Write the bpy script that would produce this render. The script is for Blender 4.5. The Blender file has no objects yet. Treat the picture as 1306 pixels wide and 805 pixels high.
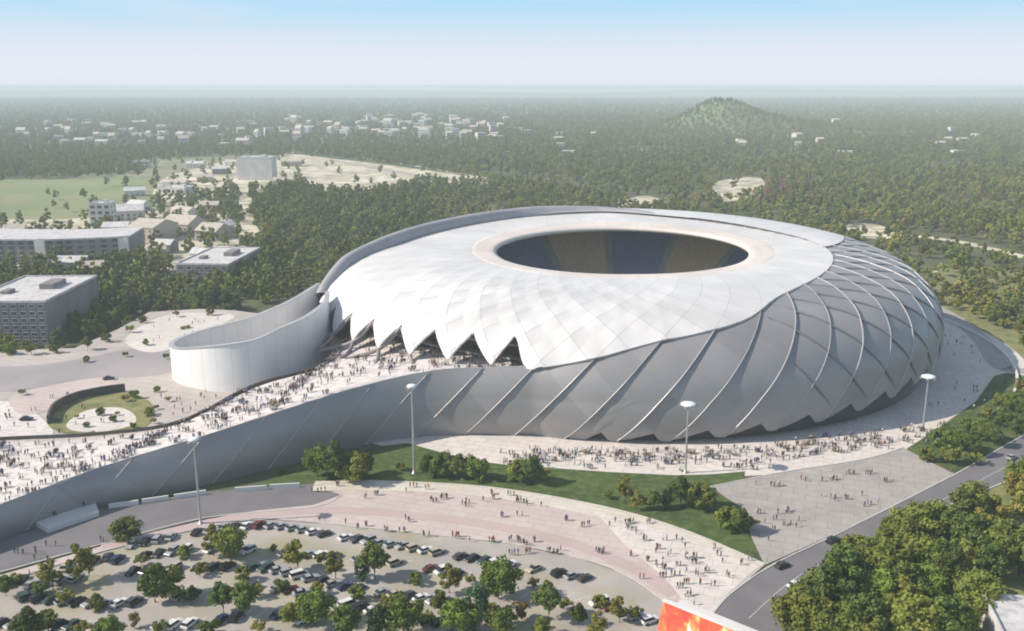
import bpy, bmesh, math, random
import numpy as np
from mathutils import Vector, Matrix, Euler

# ------------------------------------------------------------------ camera, sky, sun, exposure
scn = bpy.context.scene
CAMZ, PITCH, FPX = 120.0, math.radians(13.7), 1200.0
cam_d = bpy.data.cameras.new('camera'); cam = bpy.data.objects.new('camera', cam_d)
scn.collection.objects.link(cam)
cam_d.sensor_width = 36.0; cam_d.lens = 36.0 * FPX / 1306.0
cam_d.clip_start = 1.0; cam_d.clip_end = 60000.0
cam.location = (0, 0, CAMZ); cam.rotation_euler = (math.pi / 2 - PITCH, 0, 0)
scn.camera = cam

SUN_AZ = math.radians(188.0)      # direction towards the sun, math angle from +X
SUN_EL = math.radians(36.0)
world = bpy.data.worlds.new("World"); scn.world = world; world.use_nodes = True
wn = world.node_tree.nodes; wl = world.node_tree.links; wn.clear()
w_out = wn.new('ShaderNodeOutputWorld'); w_bg = wn.new('ShaderNodeBackground')
w_sky = wn.new('ShaderNodeTexSky'); w_sky.sky_type = 'NISHITA'; w_sky.sun_disc = False
w_sky.sun_elevation = SUN_EL; w_sky.sun_rotation = math.pi / 2 - SUN_AZ
w_sky.air_density = 1.2; w_sky.dust_density = .6; w_sky.ozone_density = 3.0; w_sky.altitude = 100
w_tc = wn.new('ShaderNodeTexCoord'); w_sep = wn.new('ShaderNodeSeparateXYZ')
w_map = wn.new('ShaderNodeMapping'); w_map.inputs['Scale'].default_value = (1.6, 1.6, 7.0)
w_no = wn.new('ShaderNodeTexNoise'); w_no.inputs['Scale'].default_value = 1.7; w_no.inputs['Detail'].default_value = 7; w_no.inputs['Roughness'].default_value = .55
w_cr = wn.new('ShaderNodeMapRange'); w_cr.inputs['From Min'].default_value = .40; w_cr.inputs['From Max'].default_value = .72
w_hz = wn.new('ShaderNodeMapRange'); w_hz.inputs['From Min'].default_value = .02; w_hz.inputs['From Max'].default_value = .10
w_hz.inputs['To Min'].default_value = .95; w_hz.inputs['To Max'].default_value = .0; w_hz.interpolation_type = 'SMOOTHSTEP'
w_mx = wn.new('ShaderNodeMath'); w_mx.operation = 'MAXIMUM'
w_mul = wn.new('ShaderNodeMath'); w_mul.operation = 'MULTIPLY'; w_mul.inputs[1].default_value = .55
w_mix = wn.new('ShaderNodeMix'); w_mix.data_type = 'RGBA'
w_mix.inputs['B'].default_value = (6.7, 6.85, 7.5, 1)      # thin bright cloud and horizon mist
wl.new(w_tc.outputs['Generated'], w_map.inputs[0]); wl.new(w_map.outputs[0], w_no.inputs['Vector'])
wl.new(w_no.outputs[0], w_cr.inputs['Value']); wl.new(w_cr.outputs[0], w_mul.inputs[0])
wl.new(w_tc.outputs['Generated'], w_sep.inputs[0]); wl.new(w_sep.outputs['Z'], w_hz.inputs['Value'])
wl.new(w_mul.outputs[0], w_mx.inputs[0]); wl.new(w_hz.outputs[0], w_mx.inputs[1])
w_hi = wn.new('ShaderNodeMix'); w_hi.data_type = 'RGBA'; w_hi.inputs['A'].default_value = (3.5, 6.0, 7.8, 1)   # clear low sky, milky with height into the sky model
w_hr = wn.new('ShaderNodeMapRange'); w_hr.inputs['From Min'].default_value = .12; w_hr.inputs['From Max'].default_value = .5; wl.new(w_sep.outputs['Z'], w_hr.inputs['Value'])
wl.new(w_hr.outputs[0], w_hi.inputs['Factor']); wl.new(w_sky.outputs[0], w_hi.inputs['B'])
wl.new(w_mx.outputs[0], w_mix.inputs['Factor']); wl.new(w_hi.outputs['Result'], w_mix.inputs['A'])
wl.new(w_mix.outputs['Result'], w_bg.inputs['Color'])
w_bg.inputs['Strength'].default_value = .10
wl.new(w_bg.outputs[0], w_out.inputs['Surface'])

sun_d = bpy.data.lights.new('sun', 'SUN'); sun_d.energy = 4.8; sun_d.angle = math.radians(.6); sun_d.color = (1, .90, .77)
sun = bpy.data.objects.new('sun', sun_d); scn.collection.objects.link(sun)
sdir = Vector((math.cos(SUN_AZ) * math.cos(SUN_EL), math.sin(SUN_AZ) * math.cos(SUN_EL), math.sin(SUN_EL)))
sun.rotation_euler = sdir.to_track_quat('Z', 'Y').to_euler()
scn.view_settings.view_transform = 'Standard'; scn.view_settings.look = 'None'
scn.view_settings.exposure = 0.28; scn.view_settings.gamma = 1
HAZE_DENSITY = 0.000165
HAZE_COLOR = (.85, .95, 1.0, 1)
try:
    scn.cycles.use_denoising = True
    scn.cycles.max_bounces = 6; scn.cycles.diffuse_bounces = 3; scn.cycles.glossy_bounces = 2
    scn.cycles.volume_bounces = 1; scn.cycles.transparent_max_bounces = 6
    scn.cycles.filter_width = 1.9
except Exception: pass

rnd = random.Random(7)
col = scn.collection
PI = math.pi

# ------------------------------------------------------------------ helpers
def P(u, v, z=0.0):
    """a place on the level z that the design drawing shows at (u, v)"""
    a = (u - 653.0) / FPX; b = (402.5 - v) / FPX
    Y = math.cos(PITCH) + b * math.sin(PITCH); Z = -math.sin(PITCH) + b * math.cos(PITCH)
    t = (z - CAMZ) / Z
    return (a * t, Y * t)
def proj(x, y, z=0.0):
    f = y * math.cos(PITCH) - (z - CAMZ) * math.sin(PITCH)
    g = y * math.sin(PITCH) + (z - CAMZ) * math.cos(PITCH)
    return 653.0 + FPX * x / f, 402.5 - FPX * g / f
def tag(o, label=None, cat=None, group=None, kind=None):
    if label: o['label'] = label
    if cat: o['category'] = cat
    if group: o['group'] = group
    if kind: o['kind'] = kind
    return o
def link(name, mesh, parent=None):
    o = bpy.data.objects.new(name, mesh); col.objects.link(o)
    if parent is not None: o.parent = parent
    return o
def empty(name, loc=(0, 0, 0), rz=0.0):
    o = bpy.data.objects.new(name, None); col.objects.link(o)
    o.location = loc; o.rotation_euler = (0, 0, rz); o.empty_display_size = .5
    return o
def mesh_from(name, verts, faces, mats, smooth=False, mi=None, uvs=None):
    me = bpy.data.meshes.new(name); me.from_pydata([tuple(map(float, v)) for v in verts], [], faces)
    for m in (mats if isinstance(mats, (list, tuple)) else [mats]): me.materials.append(m)
    if mi is not None: me.polygons.foreach_set('material_index', mi)
    if smooth: me.polygons.foreach_set('use_smooth', [True] * len(me.polygons))
    if uvs is not None:
        ul = me.uv_layers.new(name='panel')
        vi = np.zeros(len(me.loops), dtype=np.int32); me.loops.foreach_get('vertex_index', vi)
        ul.data.foreach_set('uv', np.asarray(uvs, dtype=np.float32)[vi].ravel())
    me.update(); return me
class MB:
    """collects shapes into ONE mesh"""
    def __init__(s): s.v = []; s.f = []; s.m = []
    def add(s, vs, fs, m=0):
        n = len(s.v); s.v += [tuple(v) for v in vs]; s.f += [tuple(i + n for i in f) for f in fs]; s.m += [m] * len(fs)
    def box(s, c, size, rz=0.0, m=0, taper=0.0):
        x, y, z = [d / 2 for d in size]; cs, sn = math.cos(rz), math.sin(rz); vs = []
        for dz in (-z, z):
            k = 1 - (taper if dz > 0 else 0)
            for dx, dy in ((-x, -y), (x, -y), (x, y), (-x, y)):
                vs.append((c[0] + (dx * cs - dy * sn) * k, c[1] + (dx * sn + dy * cs) * k, c[2] + dz))
        s.add(vs, [(0, 3, 2, 1), (4, 5, 6, 7), (0, 1, 5, 4), (1, 2, 6, 5), (2, 3, 7, 6), (3, 0, 4, 7)], m)
    def tube(s, pts, r, n=6, m=0, cap=True):
        pts = [Vector(p) for p in pts]; rs = r if isinstance(r, (list, tuple)) else [r] * len(pts)
        vs = []; fs = []
        for i, p in enumerate(pts):
            d = (pts[min(i + 1, len(pts) - 1)] - pts[max(i - 1, 0)]).normalized()
            a = d.cross(Vector((0, 0, 1)));
            if a.length < 1e-3: a = Vector((1, 0, 0))
            a.normalize(); b = d.cross(a)
            for k in range(n):
                q = p + (a * math.cos(2 * PI * k / n) + b * math.sin(2 * PI * k / n)) * rs[i]; vs.append(tuple(q))
        for i in range(len(pts) - 1):
            for k in range(n):
                k2 = (k + 1) % n; fs.append((i * n + k, i * n + k2, (i + 1) * n + k2, (i + 1) * n + k))
        if cap: fs.append(tuple(range(n))); fs.append(tuple(range((len(pts) - 1) * n, len(pts) * n))[::-1])
        s.add(vs, fs, m)
    def lathe(s, prof, n=16, m=0, c=(0, 0, 0)):
        vs = []; fs = []
        for r, z in prof:
            for k in range(n): vs.append((c[0] + r * math.cos(2 * PI * k / n), c[1] + r * math.sin(2 * PI * k / n), c[2] + z))
        for i in range(len(prof) - 1):
            for k in range(n):
                k2 = (k + 1) % n; fs.append((i * n + k, i * n + k2, (i + 1) * n + k2, (i + 1) * n + k))
        s.add(vs, fs, m)
    def mesh(s, name, mats, smooth=False): return mesh_from(name, s.v, s.f, mats, smooth, s.m)
    def build(s, name, mats, parent=None, smooth=False): return link(name, s.mesh(name, mats, smooth), parent)
def smooth_line(pts, n=8, closed=False):
    pts = [np.array(p, float) for p in pts]; out = []; N = len(pts)
    for i in range(N if closed else N - 1):
        g = (lambda k: pts[k % N]) if closed else (lambda k: pts[min(max(k, 0), N - 1)])
        p0, p1, p2, p3 = g(i - 1), g(i), g(i + 1), g(i + 2)
        for k in range(n):
            t = k / n
            out.append(.5 * ((2 * p1) + (-p0 + p2) * t + (2 * p0 - 5 * p1 + 4 * p2 - p3) * t * t + (-p0 + 3 * p1 - 3 * p2 + p3) * t ** 3))
    if not closed: out.append(pts[-1])
    return [tuple(p) for p in out]
def inpoly(x, y, poly):
    c = False; j = len(poly) - 1
    for i in range(len(poly)):
        xi, yi = poly[i][0], poly[i][1]; xj, yj = poly[j][0], poly[j][1]
        if (yi > y) != (yj > y) and x < (xj - xi) * (y - yi) / (yj - yi) + xi: c = not c
        j = i
    return c

# ------------------------------------------------------------------ materials
def mat(name, base, rough=.7, metal=0.0, var=None, scale=.05, detail=4, coord='Object', bump=0.0, bscale=2.0, var2=None, scale2=1.0, per_obj=0.0, spec=None, joints=0.0):
    m = bpy.data.materials.new(name); m.use_nodes = True
    nt = m.node_tree; n = nt.nodes; l = nt.links; b = n['Principled BSDF']
    b.inputs['Roughness'].default_value = rough; b.inputs['Metallic'].default_value = metal
    if spec is not None: b.inputs['Specular IOR Level'].default_value = spec
    b.inputs['Base Color'].default_value = (*base, 1)
    tc = n.new('ShaderNodeTexCoord'); last = None
    def layer(prev, colr, sc, lo, hi, amt=1.0):
        no = n.new('ShaderNodeTexNoise'); no.inputs['Scale'].default_value = sc; no.inputs['Detail'].default_value = detail
        l.new(tc.outputs[coord], no.inputs['Vector'])
        r = n.new('ShaderNodeMapRange'); r.inputs['From Min'].default_value = lo; r.inputs['From Max'].default_value = hi; r.inputs['To Max'].default_value = amt
        l.new(no.outputs[0], r.inputs['Value'])
        mx = n.new('ShaderNodeMix'); mx.data_type = 'RGBA'; l.new(r.outputs[0], mx.inputs['Factor'])
        if prev is None: mx.inputs['A'].default_value = (*base, 1)
        else: l.new(prev, mx.inputs['A'])
        mx.inputs['B'].default_value = (*colr, 1); return mx.outputs['Result']
    if var: last = layer(last, var, scale, .38, .62)
    if var2: last = layer(last, var2, scale2, .45, .7, .8)
    if per_obj:
        oi = n.new('ShaderNodeObjectInfo'); hs = n.new('ShaderNodeHueSaturation')
        r1 = n.new('ShaderNodeMapRange'); r1.inputs['To Min'].default_value = 1 - per_obj; r1.inputs['To Max'].default_value = 1 + per_obj
        l.new(oi.outputs['Random'], r1.inputs['Value']); l.new(r1.outputs[0], hs.inputs['Value'])
        wv = n.new('ShaderNodeMath'); wv.operation = 'MULTIPLY'; wv.inputs[1].default_value = 7.31; fr = n.new('ShaderNodeMath'); fr.operation = 'FRACT'
        l.new(oi.outputs['Random'], wv.inputs[0]); l.new(wv.outputs[0], fr.inputs[0])
        r2 = n.new('ShaderNodeMapRange'); r2.inputs['To Min'].default_value = .475; r2.inputs['To Max'].default_value = .52
        l.new(fr.outputs[0], r2.inputs['Value']); l.new(r2.outputs[0], hs.inputs['Hue'])
        if last is None: hs.inputs['Color'].default_value = (*base, 1)
        else: l.new(last, hs.inputs['Color'])
        last = hs.outputs[0]
    if joints:
        br = n.new('ShaderNodeTexBrick'); br.inputs['Scale'].default_value = 1.0 / joints; br.inputs['Mortar Size'].default_value = .022; br.inputs['Mortar Smooth'].default_value = .3
        br.inputs['Color1'].default_value = (1, 1, 1, 1); br.inputs['Color2'].default_value = (.93, .92, .915, 1); br.inputs['Mortar'].default_value = (.74, .72, .70, 1); br.inputs['Brick Width'].default_value = 1.0; br.inputs['Row Height'].default_value = .6
        mpp = n.new('ShaderNodeMapping'); mpp.inputs['Rotation'].default_value = (0, 0, .35); l.new(tc.outputs[coord], mpp.inputs[0]); l.new(mpp.outputs[0], br.inputs['Vector'])
        mm = n.new('ShaderNodeMix'); mm.data_type = 'RGBA'; mm.blend_type = 'MULTIPLY'; mm.inputs['Factor'].default_value = 1
        l.new(last, mm.inputs['A']); l.new(br.outputs['Color'], mm.inputs['B']); last = mm.outputs['Result']
    if last is not None: l.new(last, b.inputs['Base Color'])
    if bump:
        no = n.new('ShaderNodeTexNoise'); no.inputs['Scale'].default_value = bscale; no.inputs['Detail'].default_value = 5
        l.new(tc.outputs[coord], no.inputs['Vector'])
        bp = n.new('ShaderNodeBump'); bp.inputs['Strength'].default_value = bump; bp.inputs['Distance'].default_value = .3
        l.new(no.outputs[0], bp.inputs['Height']); l.new(bp.outputs[0], b.inputs['Normal'])
    return m
def panel_mat(name, base, rough, metal, amount, seam, seam_w=.03, ku=1.0, kv=1.0):
    """cladding: lozenge panels read from the 'panel' UV, each of a slightly different tone, with joint lines"""
    m = bpy.data.materials.new(name); m.use_nodes = True
    nt = m.node_tree; n = nt.nodes; l = nt.links; b = n['Principled BSDF']
    b.inputs['Roughness'].default_value = rough; b.inputs['Metallic'].default_value = metal
    uv = n.new('ShaderNodeUVMap'); uv.uv_map = 'panel'
    mp = n.new('ShaderNodeMapping'); mp.inputs['Scale'].default_value = (ku, kv, 1); l.new(uv.outputs[0], mp.inputs[0])
    fl = n.new('ShaderNodeVectorMath'); fl.operation = 'FLOOR'; l.new(mp.outputs[0], fl.inputs[0])
    wn_ = n.new('ShaderNodeTexWhiteNoise'); wn_.noise_dimensions = '2D'; l.new(fl.outputs[0], wn_.inputs['Vector'])
    fr = n.new('ShaderNodeVectorMath'); fr.operation = 'FRACTION'; l.new(mp.outputs[0], fr.inputs[0])
    sp = n.new('ShaderNodeSeparateXYZ'); l.new(fr.outputs[0], sp.inputs[0])
    def near(sock, w):
        a = n.new('ShaderNodeMath'); a.operation = 'LESS_THAN'; a.inputs[1].default_value = w; l.new(sock, a.inputs[0]); return a.outputs[0]
    mx = n.new('ShaderNodeMath'); mx.operation = 'MAXIMUM'; l.new(near(sp.outputs[0], seam_w), mx.inputs[0]); l.new(near(sp.outputs[1], seam_w), mx.inputs[1])
    tone = n.new('ShaderNodeMapRange'); tone.inputs['To Min'].default_value = 1 - amount; tone.inputs['To Max'].default_value = 1 + amount
    l.new(wn_.outputs['Value'], tone.inputs['Value'])
    tc = n.new('ShaderNodeTexCoord'); no = n.new('ShaderNodeTexNoise'); no.inputs['Scale'].default_value = .035; no.inputs['Detail'].default_value = 6
    l.new(tc.outputs['Object'], no.inputs['Vector'])
    t2 = n.new('ShaderNodeMapRange'); t2.inputs['From Min'].default_value = .3; t2.inputs['From Max'].default_value = .7; t2.inputs['To Min'].default_value = .88; t2.inputs['To Max'].default_value = 1.08
    l.new(no.outputs[0], t2.inputs['Value'])
    mu = n.new('ShaderNodeMath'); mu.operation = 'MULTIPLY'; l.new(tone.outputs[0], mu.inputs[0]); l.new(t2.outputs[0], mu.inputs[1])
    sc = n.new('ShaderNodeVectorMath'); sc.operation = 'SCALE'; sc.inputs[0].default_value = base; l.new(mu.outputs[0], sc.inputs['Scale'])
    mix = n.new('ShaderNodeMix'); mix.data_type = 'RGBA'; l.new(mx.outputs[0], mix.inputs['Factor']); l.new(sc.outputs[0], mix.inputs['A'])
    mix.inputs['B'].default_value = (*seam, 1); l.new(mix.outputs['Result'], b.inputs['Base Color'])
    rr = n.new('ShaderNodeMapRange'); rr.inputs['To Min'].default_value = rough - .06; rr.inputs['To Max'].default_value = rough + .08
    l.new(wn_.outputs['Value'], rr.inputs['Value']); l.new(rr.outputs[0], b.inputs['Roughness'])
    return m

M = {}
M['ground'] = mat('field_soil', (.11, .13, .055), 1, var=(.07, .10, .04), scale=.012, var2=(.2, .18, .11), scale2=.004, bump=.3, bscale=.15)
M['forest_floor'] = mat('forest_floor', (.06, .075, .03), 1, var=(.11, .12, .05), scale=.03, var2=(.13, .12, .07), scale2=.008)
M['meadow'] = mat('meadow', (.17, .22, .09), 1, var=(.24, .25, .12), scale=.012, bump=.2, bscale=.3)
M['olive'] = mat('dry_meadow', (.29, .28, .17), 1, var=(.19, .2, .11), scale=.02)
M['sand'] = mat('bare_soil', (.70, .63, .49), 1, var=(.50, .45, .33), scale=.015, var2=(.14, .16, .08), scale2=.05)
M['lawn'] = mat('lawn', (.062, .105, .02), 1, var=(.04, .072, .015), scale=.09, var2=(.13, .15, .05), scale2=.35, bump=.4, bscale=1.5)
M['asphalt'] = mat('asphalt', (.19, .18, .19), .85, var=(.155, .15, .158), scale=.08, bump=.1, bscale=4)
M['park'] = mat('parking_asphalt', (.44, .40, .36), .95, var=(.35, .32, .295), scale=.06, var2=(.30, .28, .13), scale2=.05)
M['grassy'] = mat('verge_grass', (.22, .22, .08), 1, var=(.12, .15, .05), scale=.12, var2=(.3, .26, .13), scale2=.3)
M['paving'] = mat('pale_paving', (.72, .665, .61), .85, var=(.65, .60, .555), scale=.05, var2=(.56, .52, .48), scale2=.4, joints=6)
M['pink'] = mat('pink_paving', (.58, .49, .45), .85, var=(.52, .44, .41), scale=.06, var2=(.56, .47, .44), scale2=.5, joints=5)
M['cream'] = mat('cream_paving', (.66, .62, .53), .85, var=(.6, .55, .47), scale=.07, joints=4)
M['court'] = mat('grey_paving', (.40, .37, .35), .85, var=(.35, .325, .31), scale=.05, var2=(.44, .41, .38), scale2=.3, joints=7)
M['deck'] = mat('deck_paving', (.78, .73, .70), .8, var=(.70, .65, .63), scale=.08, var2=(.5, .46, .44), scale2=.5, joints=5)
M['terrace'] = mat('terrace_paving', (.50, .45, .41), .9, var=(.40, .36, .335), scale=.03, var2=(.5, .46, .42), scale2=.1, joints=8)
M['plaza_asph'] = mat('terrace_road', (.36, .33, .33), .9, var=(.29, .27, .27), scale=.03)
M['white_line'] = mat('road_paint', (.75, .75, .73), .7, var=(.6, .6, .58), scale=.5)
M['kerb'] = mat('kerb_stone', (.55, .53, .5), .8, var=(.45, .43, .41), scale=.3)
M['wallwhite'] = mat('white_wall', (.72, .71, .69), .6, var=(.64, .63, .61), scale=.06)
M['dark'] = mat('dark_glass', (.045, .045, .055), .25, var=(.07, .065, .065), scale=.06)
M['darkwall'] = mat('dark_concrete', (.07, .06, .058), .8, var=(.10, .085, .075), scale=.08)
M['silver'] = panel_mat('silver_cladding', (.315, .306, .31), .42, .25, .09, (.29, .285, .29), .02, 1, 1)
M['wing'] = panel_mat('wing_cladding', (.78, .775, .77), .5, .0, .02, (.5, .5, .52), .02, .5, .02)
M['rib'] = mat('rib_metal', (.52, .51, .52), .4, .3, var=(.45, .44, .45), scale=.1)
M['strut'] = mat('strut_paint', (.30, .26, .25), .5, .1, var=(.24, .21, .2), scale=.2)
M['rib_dark'] = mat('groove_metal', (.17, .17, .19), .5, .3, var=(.2, .2, .22), scale=.1)
M['roof'] = panel_mat('white_membrane', (.66, .65, .64), .5, 0, 0.035, (.47, .46, .465), .022, 1, 1)
M['roof_ring'] = panel_mat('ring_membrane', (.70, .63, .575), .55, 0, .03, (.52, .46, .42), .03, 1, .5)
M['rim'] = mat('rim_metal', (.36, .355, .37), .6, .1, var=(.31, .31, .32), scale=.1)
M['seat_blue'] = mat('blue_seats', (.12, .165, .43), .7, var=(.10, .14, .35), scale=.5, var2=(.17, .2, .40), scale2=1.2)
M['seat_tan'] = mat('tan_seats', (.75, .50, .28), .7, var=(.62, .42, .24), scale=.5, var2=(.8, .58, .36), scale2=1.2)
M['pitch'] = mat('pitch_turf', (.06, .16, .03), 1, var=(.05, .12, .02), scale=.1)
M['concrete'] = mat('concrete', (.45, .43, .41), .85, var=(.38, .365, .35), scale=.1)
M['bark'] = mat('bark', (.12, .085, .06), 1, var=(.08, .06, .04), scale=1.5)
LEAFC = [((.115, .16, .026), (.175, .205, .036)), ((.07, .115, .025), (.12, .16, .034)), ((.185, .195, .03), (.24, .225, .05)),
         ((.055, .10, .045), (.09, .135, .06)), ((.14, .10, .03), (.17, .12, .04))]
M['leaf'] = [mat('leaf_%d' % i, a, .75, var=b, scale=.45, coord='Object', per_obj=.28, spec=.25) for i, (a, b) in enumerate(LEAFC)]
LEAFF = [((.15, .18, .030), (.21, .215, .050)), ((.105, .135, .028), (.155, .175, .042)), ((.215, .205, .045), (.27, .245, .075)), ((.22, .13, .08), (.25, .17, .11))]
M['leaf_far'] = [mat('forest_leaf_%d' % i, a, .85, var=b, scale=.3, coord='Object', per_obj=.38, spec=.2) for i, (a, b) in enumerate(LEAFF)]
M['b_white'] = mat('render_white', (.62, .6, .58), .8, var=(.52, .5, .49), scale=.1)
M['b_lilac'] = mat('render_grey', (.25, .225, .23), .8, var=(.2, .18, .19), scale=.1)
M['b_beige'] = mat('render_beige', (.5, .44, .37), .8, var=(.42, .37, .31), scale=.1)
M['b_roof'] = mat('flat_roof', (.64, .62, .61), .85, var=(.55, .53, .53), scale=.12, var2=(.36, .35, .36), scale2=.4)
M['b_tile'] = mat('tile_roof', (.52, .47, .40), .85, var=(.42, .37, .31), scale=.3)
M['b_window'] = mat('window_glass', (.06, .065, .08), .15, var=(.1, .1, .12), scale=.3)
M['pole'] = mat('galvanised', (.5, .5, .5), .45, .5, var=(.42, .42, .42), scale=.5)
M['lamp'] = mat('lamp_white', (.8, .8, .8), .35, var=(.74, .74, .74), scale=.8)
M['tyre'] = mat('tyre', (.02, .02, .02), .9, var=(.03, .03, .03), scale=3)
M['glass'] = mat('car_glass', (.02, .022, .026), .08, var=(.03, .03, .035), scale=2)
CARS = {'white': (.72, .72, .71), 'silver': (.42, .43, .44), 'black': (.018, .018, .02), 'dark grey': (.07, .07, .075), 'dark red': (.16, .025, .02), 'dark blue': (.03, .045, .11), 'beige': (.45, .40, .31), 'dark green': (.03, .07, .05)}
M['car'] = {k: mat('paint_' + k.replace(' ', '_'), c, .28, .2 if k in ('silver', 'dark grey') else 0, var=tuple(x * .85 for x in c), scale=.8) for k, c in CARS.items()}
CLOTH = {'dark': ((.03, .03, .045), (.025, .025, .03)), 'white': ((.7, .69, .66), (.06, .07, .12)), 'red': ((.35, .04, .035), (.05, .05, .07)),
         'blue': ((.06, .11, .28), (.03, .035, .06)), 'beige': ((.38, .31, .22), (.12, .1, .08)), 'grey': ((.17, .17, .18), (.04, .045, .07))}
M['skin'] = mat('skin', (.46, .28, .2), .6, var=(.4, .24, .17), scale=3); M['hair'] = mat('hair', (.03, .022, .018), .7, var=(.06, .04, .03), scale=3)

# ------------------------------------------------------------------ ground
HILL = (590.0, 2750.0)
def hill_h(x, y):
    d = ((x - HILL[0]) / 112.0) ** 2 + ((y - HILL[1]) / 200.0) ** 2
    e = ((x - HILL[0] - 170) / 130.0) ** 2 + ((y - HILL[1] - 60) / 260.0) ** 2
    return 74.0 * math.exp(-d) + 26 * math.exp(-e)
def grid(name, x0, x1, y0, y1, nx, ny, zf, m, kind='structure'):
    vs = []; fs = []
    for j in range(ny + 1):
        for i in range(nx + 1):
            x = x0 + (x1 - x0) * i / nx; y = y0 + (y1 - y0) * j / ny; vs.append((x, y, zf(x, y)))
    for j in range(ny):
        for i in range(nx):
            a = j * (nx + 1) + i; fs.append((a, a + 1, a + nx + 2, a + nx + 1))
    o = link(name, mesh_from(name, vs, fs, m, True)); tag(o, kind=kind); return o
grid('ground', -14000, 14000, -600, 21000, 40, 40, lambda x, y: 0.0, M['ground'])
grid('hill', HILL[0] - 700, HILL[0] + 900, HILL[1] - 800, HILL[1] + 900, 60, 60, lambda x, y: hill_h(x, y) - .6, mat('hill_scrub', (.12, .17, .06), 1, var=(.18, .22, .09), scale=.02))
g0 = random.Random(3); ph = [(g0.uniform(.0003, .0016), g0.uniform(0, 6), g0.uniform(.4, 1)) for _ in range(7)]
def ridge(x, y):
    k = sum(a * math.sin(f * x + p_) for f, p_, a in ph) / 4
    return max(-5, (62 + 46 * k) * math.exp(-((y - 14500 - 900 * math.sin(x * .0004)) / 1500) ** 2) - 2)
grid('distant_hills', -13500, 13500, 10500, 18500, 160, 14, ridge, M['forest_floor'])
def sheet(name, px, z, m, smooth=0, level=0.0, kind='structure', world=False, depth=0.0):
    pts = [tuple(p) if world else P(p[0], p[1], level) for p in px]
    if smooth: pts = smooth_line(pts, smooth, True)
    bm = bmesh.new(); vs = [bm.verts.new((x, y, z)) for x, y in pts]; f = bm.faces.new(vs)
    bm.normal_update()
    if f.normal.z < 0: f.normal_flip()
    if depth:
        r = bmesh.ops.extrude_face_region(bm, geom=[f]); top = [g for g in r['geom'] if isinstance(g, bmesh.types.BMVert)]
        for v in [v for v in bm.verts if v not in top]: v.co.z -= depth
    bmesh.ops.triangulate(bm, faces=[g for g in bm.faces if len(g.verts) > 4])
    bmesh.ops.recalc_face_normals(bm, faces=bm.faces)
    if not depth:
        for g in bm.faces:
            if g.normal.z < 0: g.normal_flip()
    me = bpy.data.meshes.new(name); bm.to_mesh(me); bm.free(); me.materials.append(m)
    o = link(name, me); tag(o, kind=kind); return o
def strip(name, line, w, z, m, h=0.0, kind='structure', parent=None, level=0.0, world=False, smooth=8):
    """a ribbon (or kerb when h) of width w along a line"""
    pts = [tuple(p) if world else P(p[0], p[1], level) for p in line]
    if smooth: pts = smooth_line(pts, smooth)
    L = []; R = []
    for i, p in enumerate(pts):
        a = pts[max(i - 1, 0)]; b = pts[min(i + 1, len(pts) - 1)]
        dx, dy = b[0] - a[0], b[1] - a[1]; n = math.hypot(dx, dy) or 1
        nx, ny = -dy / n * w / 2, dx / n * w / 2
        L.append((p[0] + nx, p[1] + ny)); R.append((p[0] - nx, p[1] - ny))
    vs = []; fs = []
    for l_, r_ in zip(L, R): vs += [(l_[0], l_[1], z + h), (r_[0], r_[1], z + h), (l_[0], l_[1], z - .02), (r_[0], r_[1], z - .02)]
    for i in range(len(pts) - 1):
        a, b = i * 4, i * 4 + 4
        fs.append((a, a + 1, b + 1, b))
        if h: fs += [(a, b, b + 2, a + 2), (a + 1, a + 3, b + 3, b + 1)]
    if h: fs += [(0, 2, 3, 1), (len(vs) - 4, len(vs) - 3, len(vs) - 1, len(vs) - 2)]
    o = link(name, mesh_from(name, vs, fs, m), parent)
    if kind: tag(o, kind=kind)
    return o

forest_px = [(-200, 345), (-200, 150), (1500, 150), (1500, 345), (1306, 345), (1180, 330), (1000, 280), (700, 285), (500, 310), (420, 360), (330, 405), (60, 425)]
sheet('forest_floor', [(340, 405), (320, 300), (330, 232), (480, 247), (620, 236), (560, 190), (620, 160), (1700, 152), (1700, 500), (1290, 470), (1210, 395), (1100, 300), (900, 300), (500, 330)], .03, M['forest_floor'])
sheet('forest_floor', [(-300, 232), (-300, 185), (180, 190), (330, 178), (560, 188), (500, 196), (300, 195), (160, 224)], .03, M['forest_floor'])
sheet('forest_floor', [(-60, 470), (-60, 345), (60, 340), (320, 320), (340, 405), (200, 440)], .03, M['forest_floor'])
sheet('field', [(-260, 285), (-260, 230), (60, 229), (180, 226), (205, 250), (190, 275), (90, 281)], .06, M['meadow'], 4)
sheet('field', [(95, 228), (175, 205), (280, 200), (330, 205), (310, 250), (210, 262), (190, 250)], .05, M['olive'], 4)
clear_px = [(325, 238), (338, 205), (372, 197), (430, 203), (520, 214), (630, 230), (610, 236), (540, 232), (500, 243), (450, 248), (400, 243), (370, 228), (340, 245)]
sheet('clearing', clear_px, .08, M['sand'], 4)
sheet('town_ground', [(-60, 340), (-60, 283), (80, 280), (170, 270), (260, 262), (300, 285), (320, 325), (240, 345), (120, 338)], .07, M['sand'], 4)
sheet('clearing', [(196, 252), (212, 226), (262, 212), (300, 203), (338, 203), (326, 242), (300, 252), (250, 262)], .075, M['sand'], 4)
strip('road', [(318, 234), (312, 262), (318, 290), (336, 312)], 13, .12, M['sand'])
strip('road', [(185, 262), (235, 262), (275, 280), (300, 318)], 11, .12, M['sand'])
strip('road', [(355, 209), (430, 206), (520, 222), (632, 233)], 16, .13, M['court'])
strip('road', [(350, 199), (400, 193), (500, 207), (640, 231)], 9, .13, M['sand'])
strip('road', [(1150, 300), (1220, 308), (1306, 328), (1400, 352)], 12, .10, M['sand'])
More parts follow.
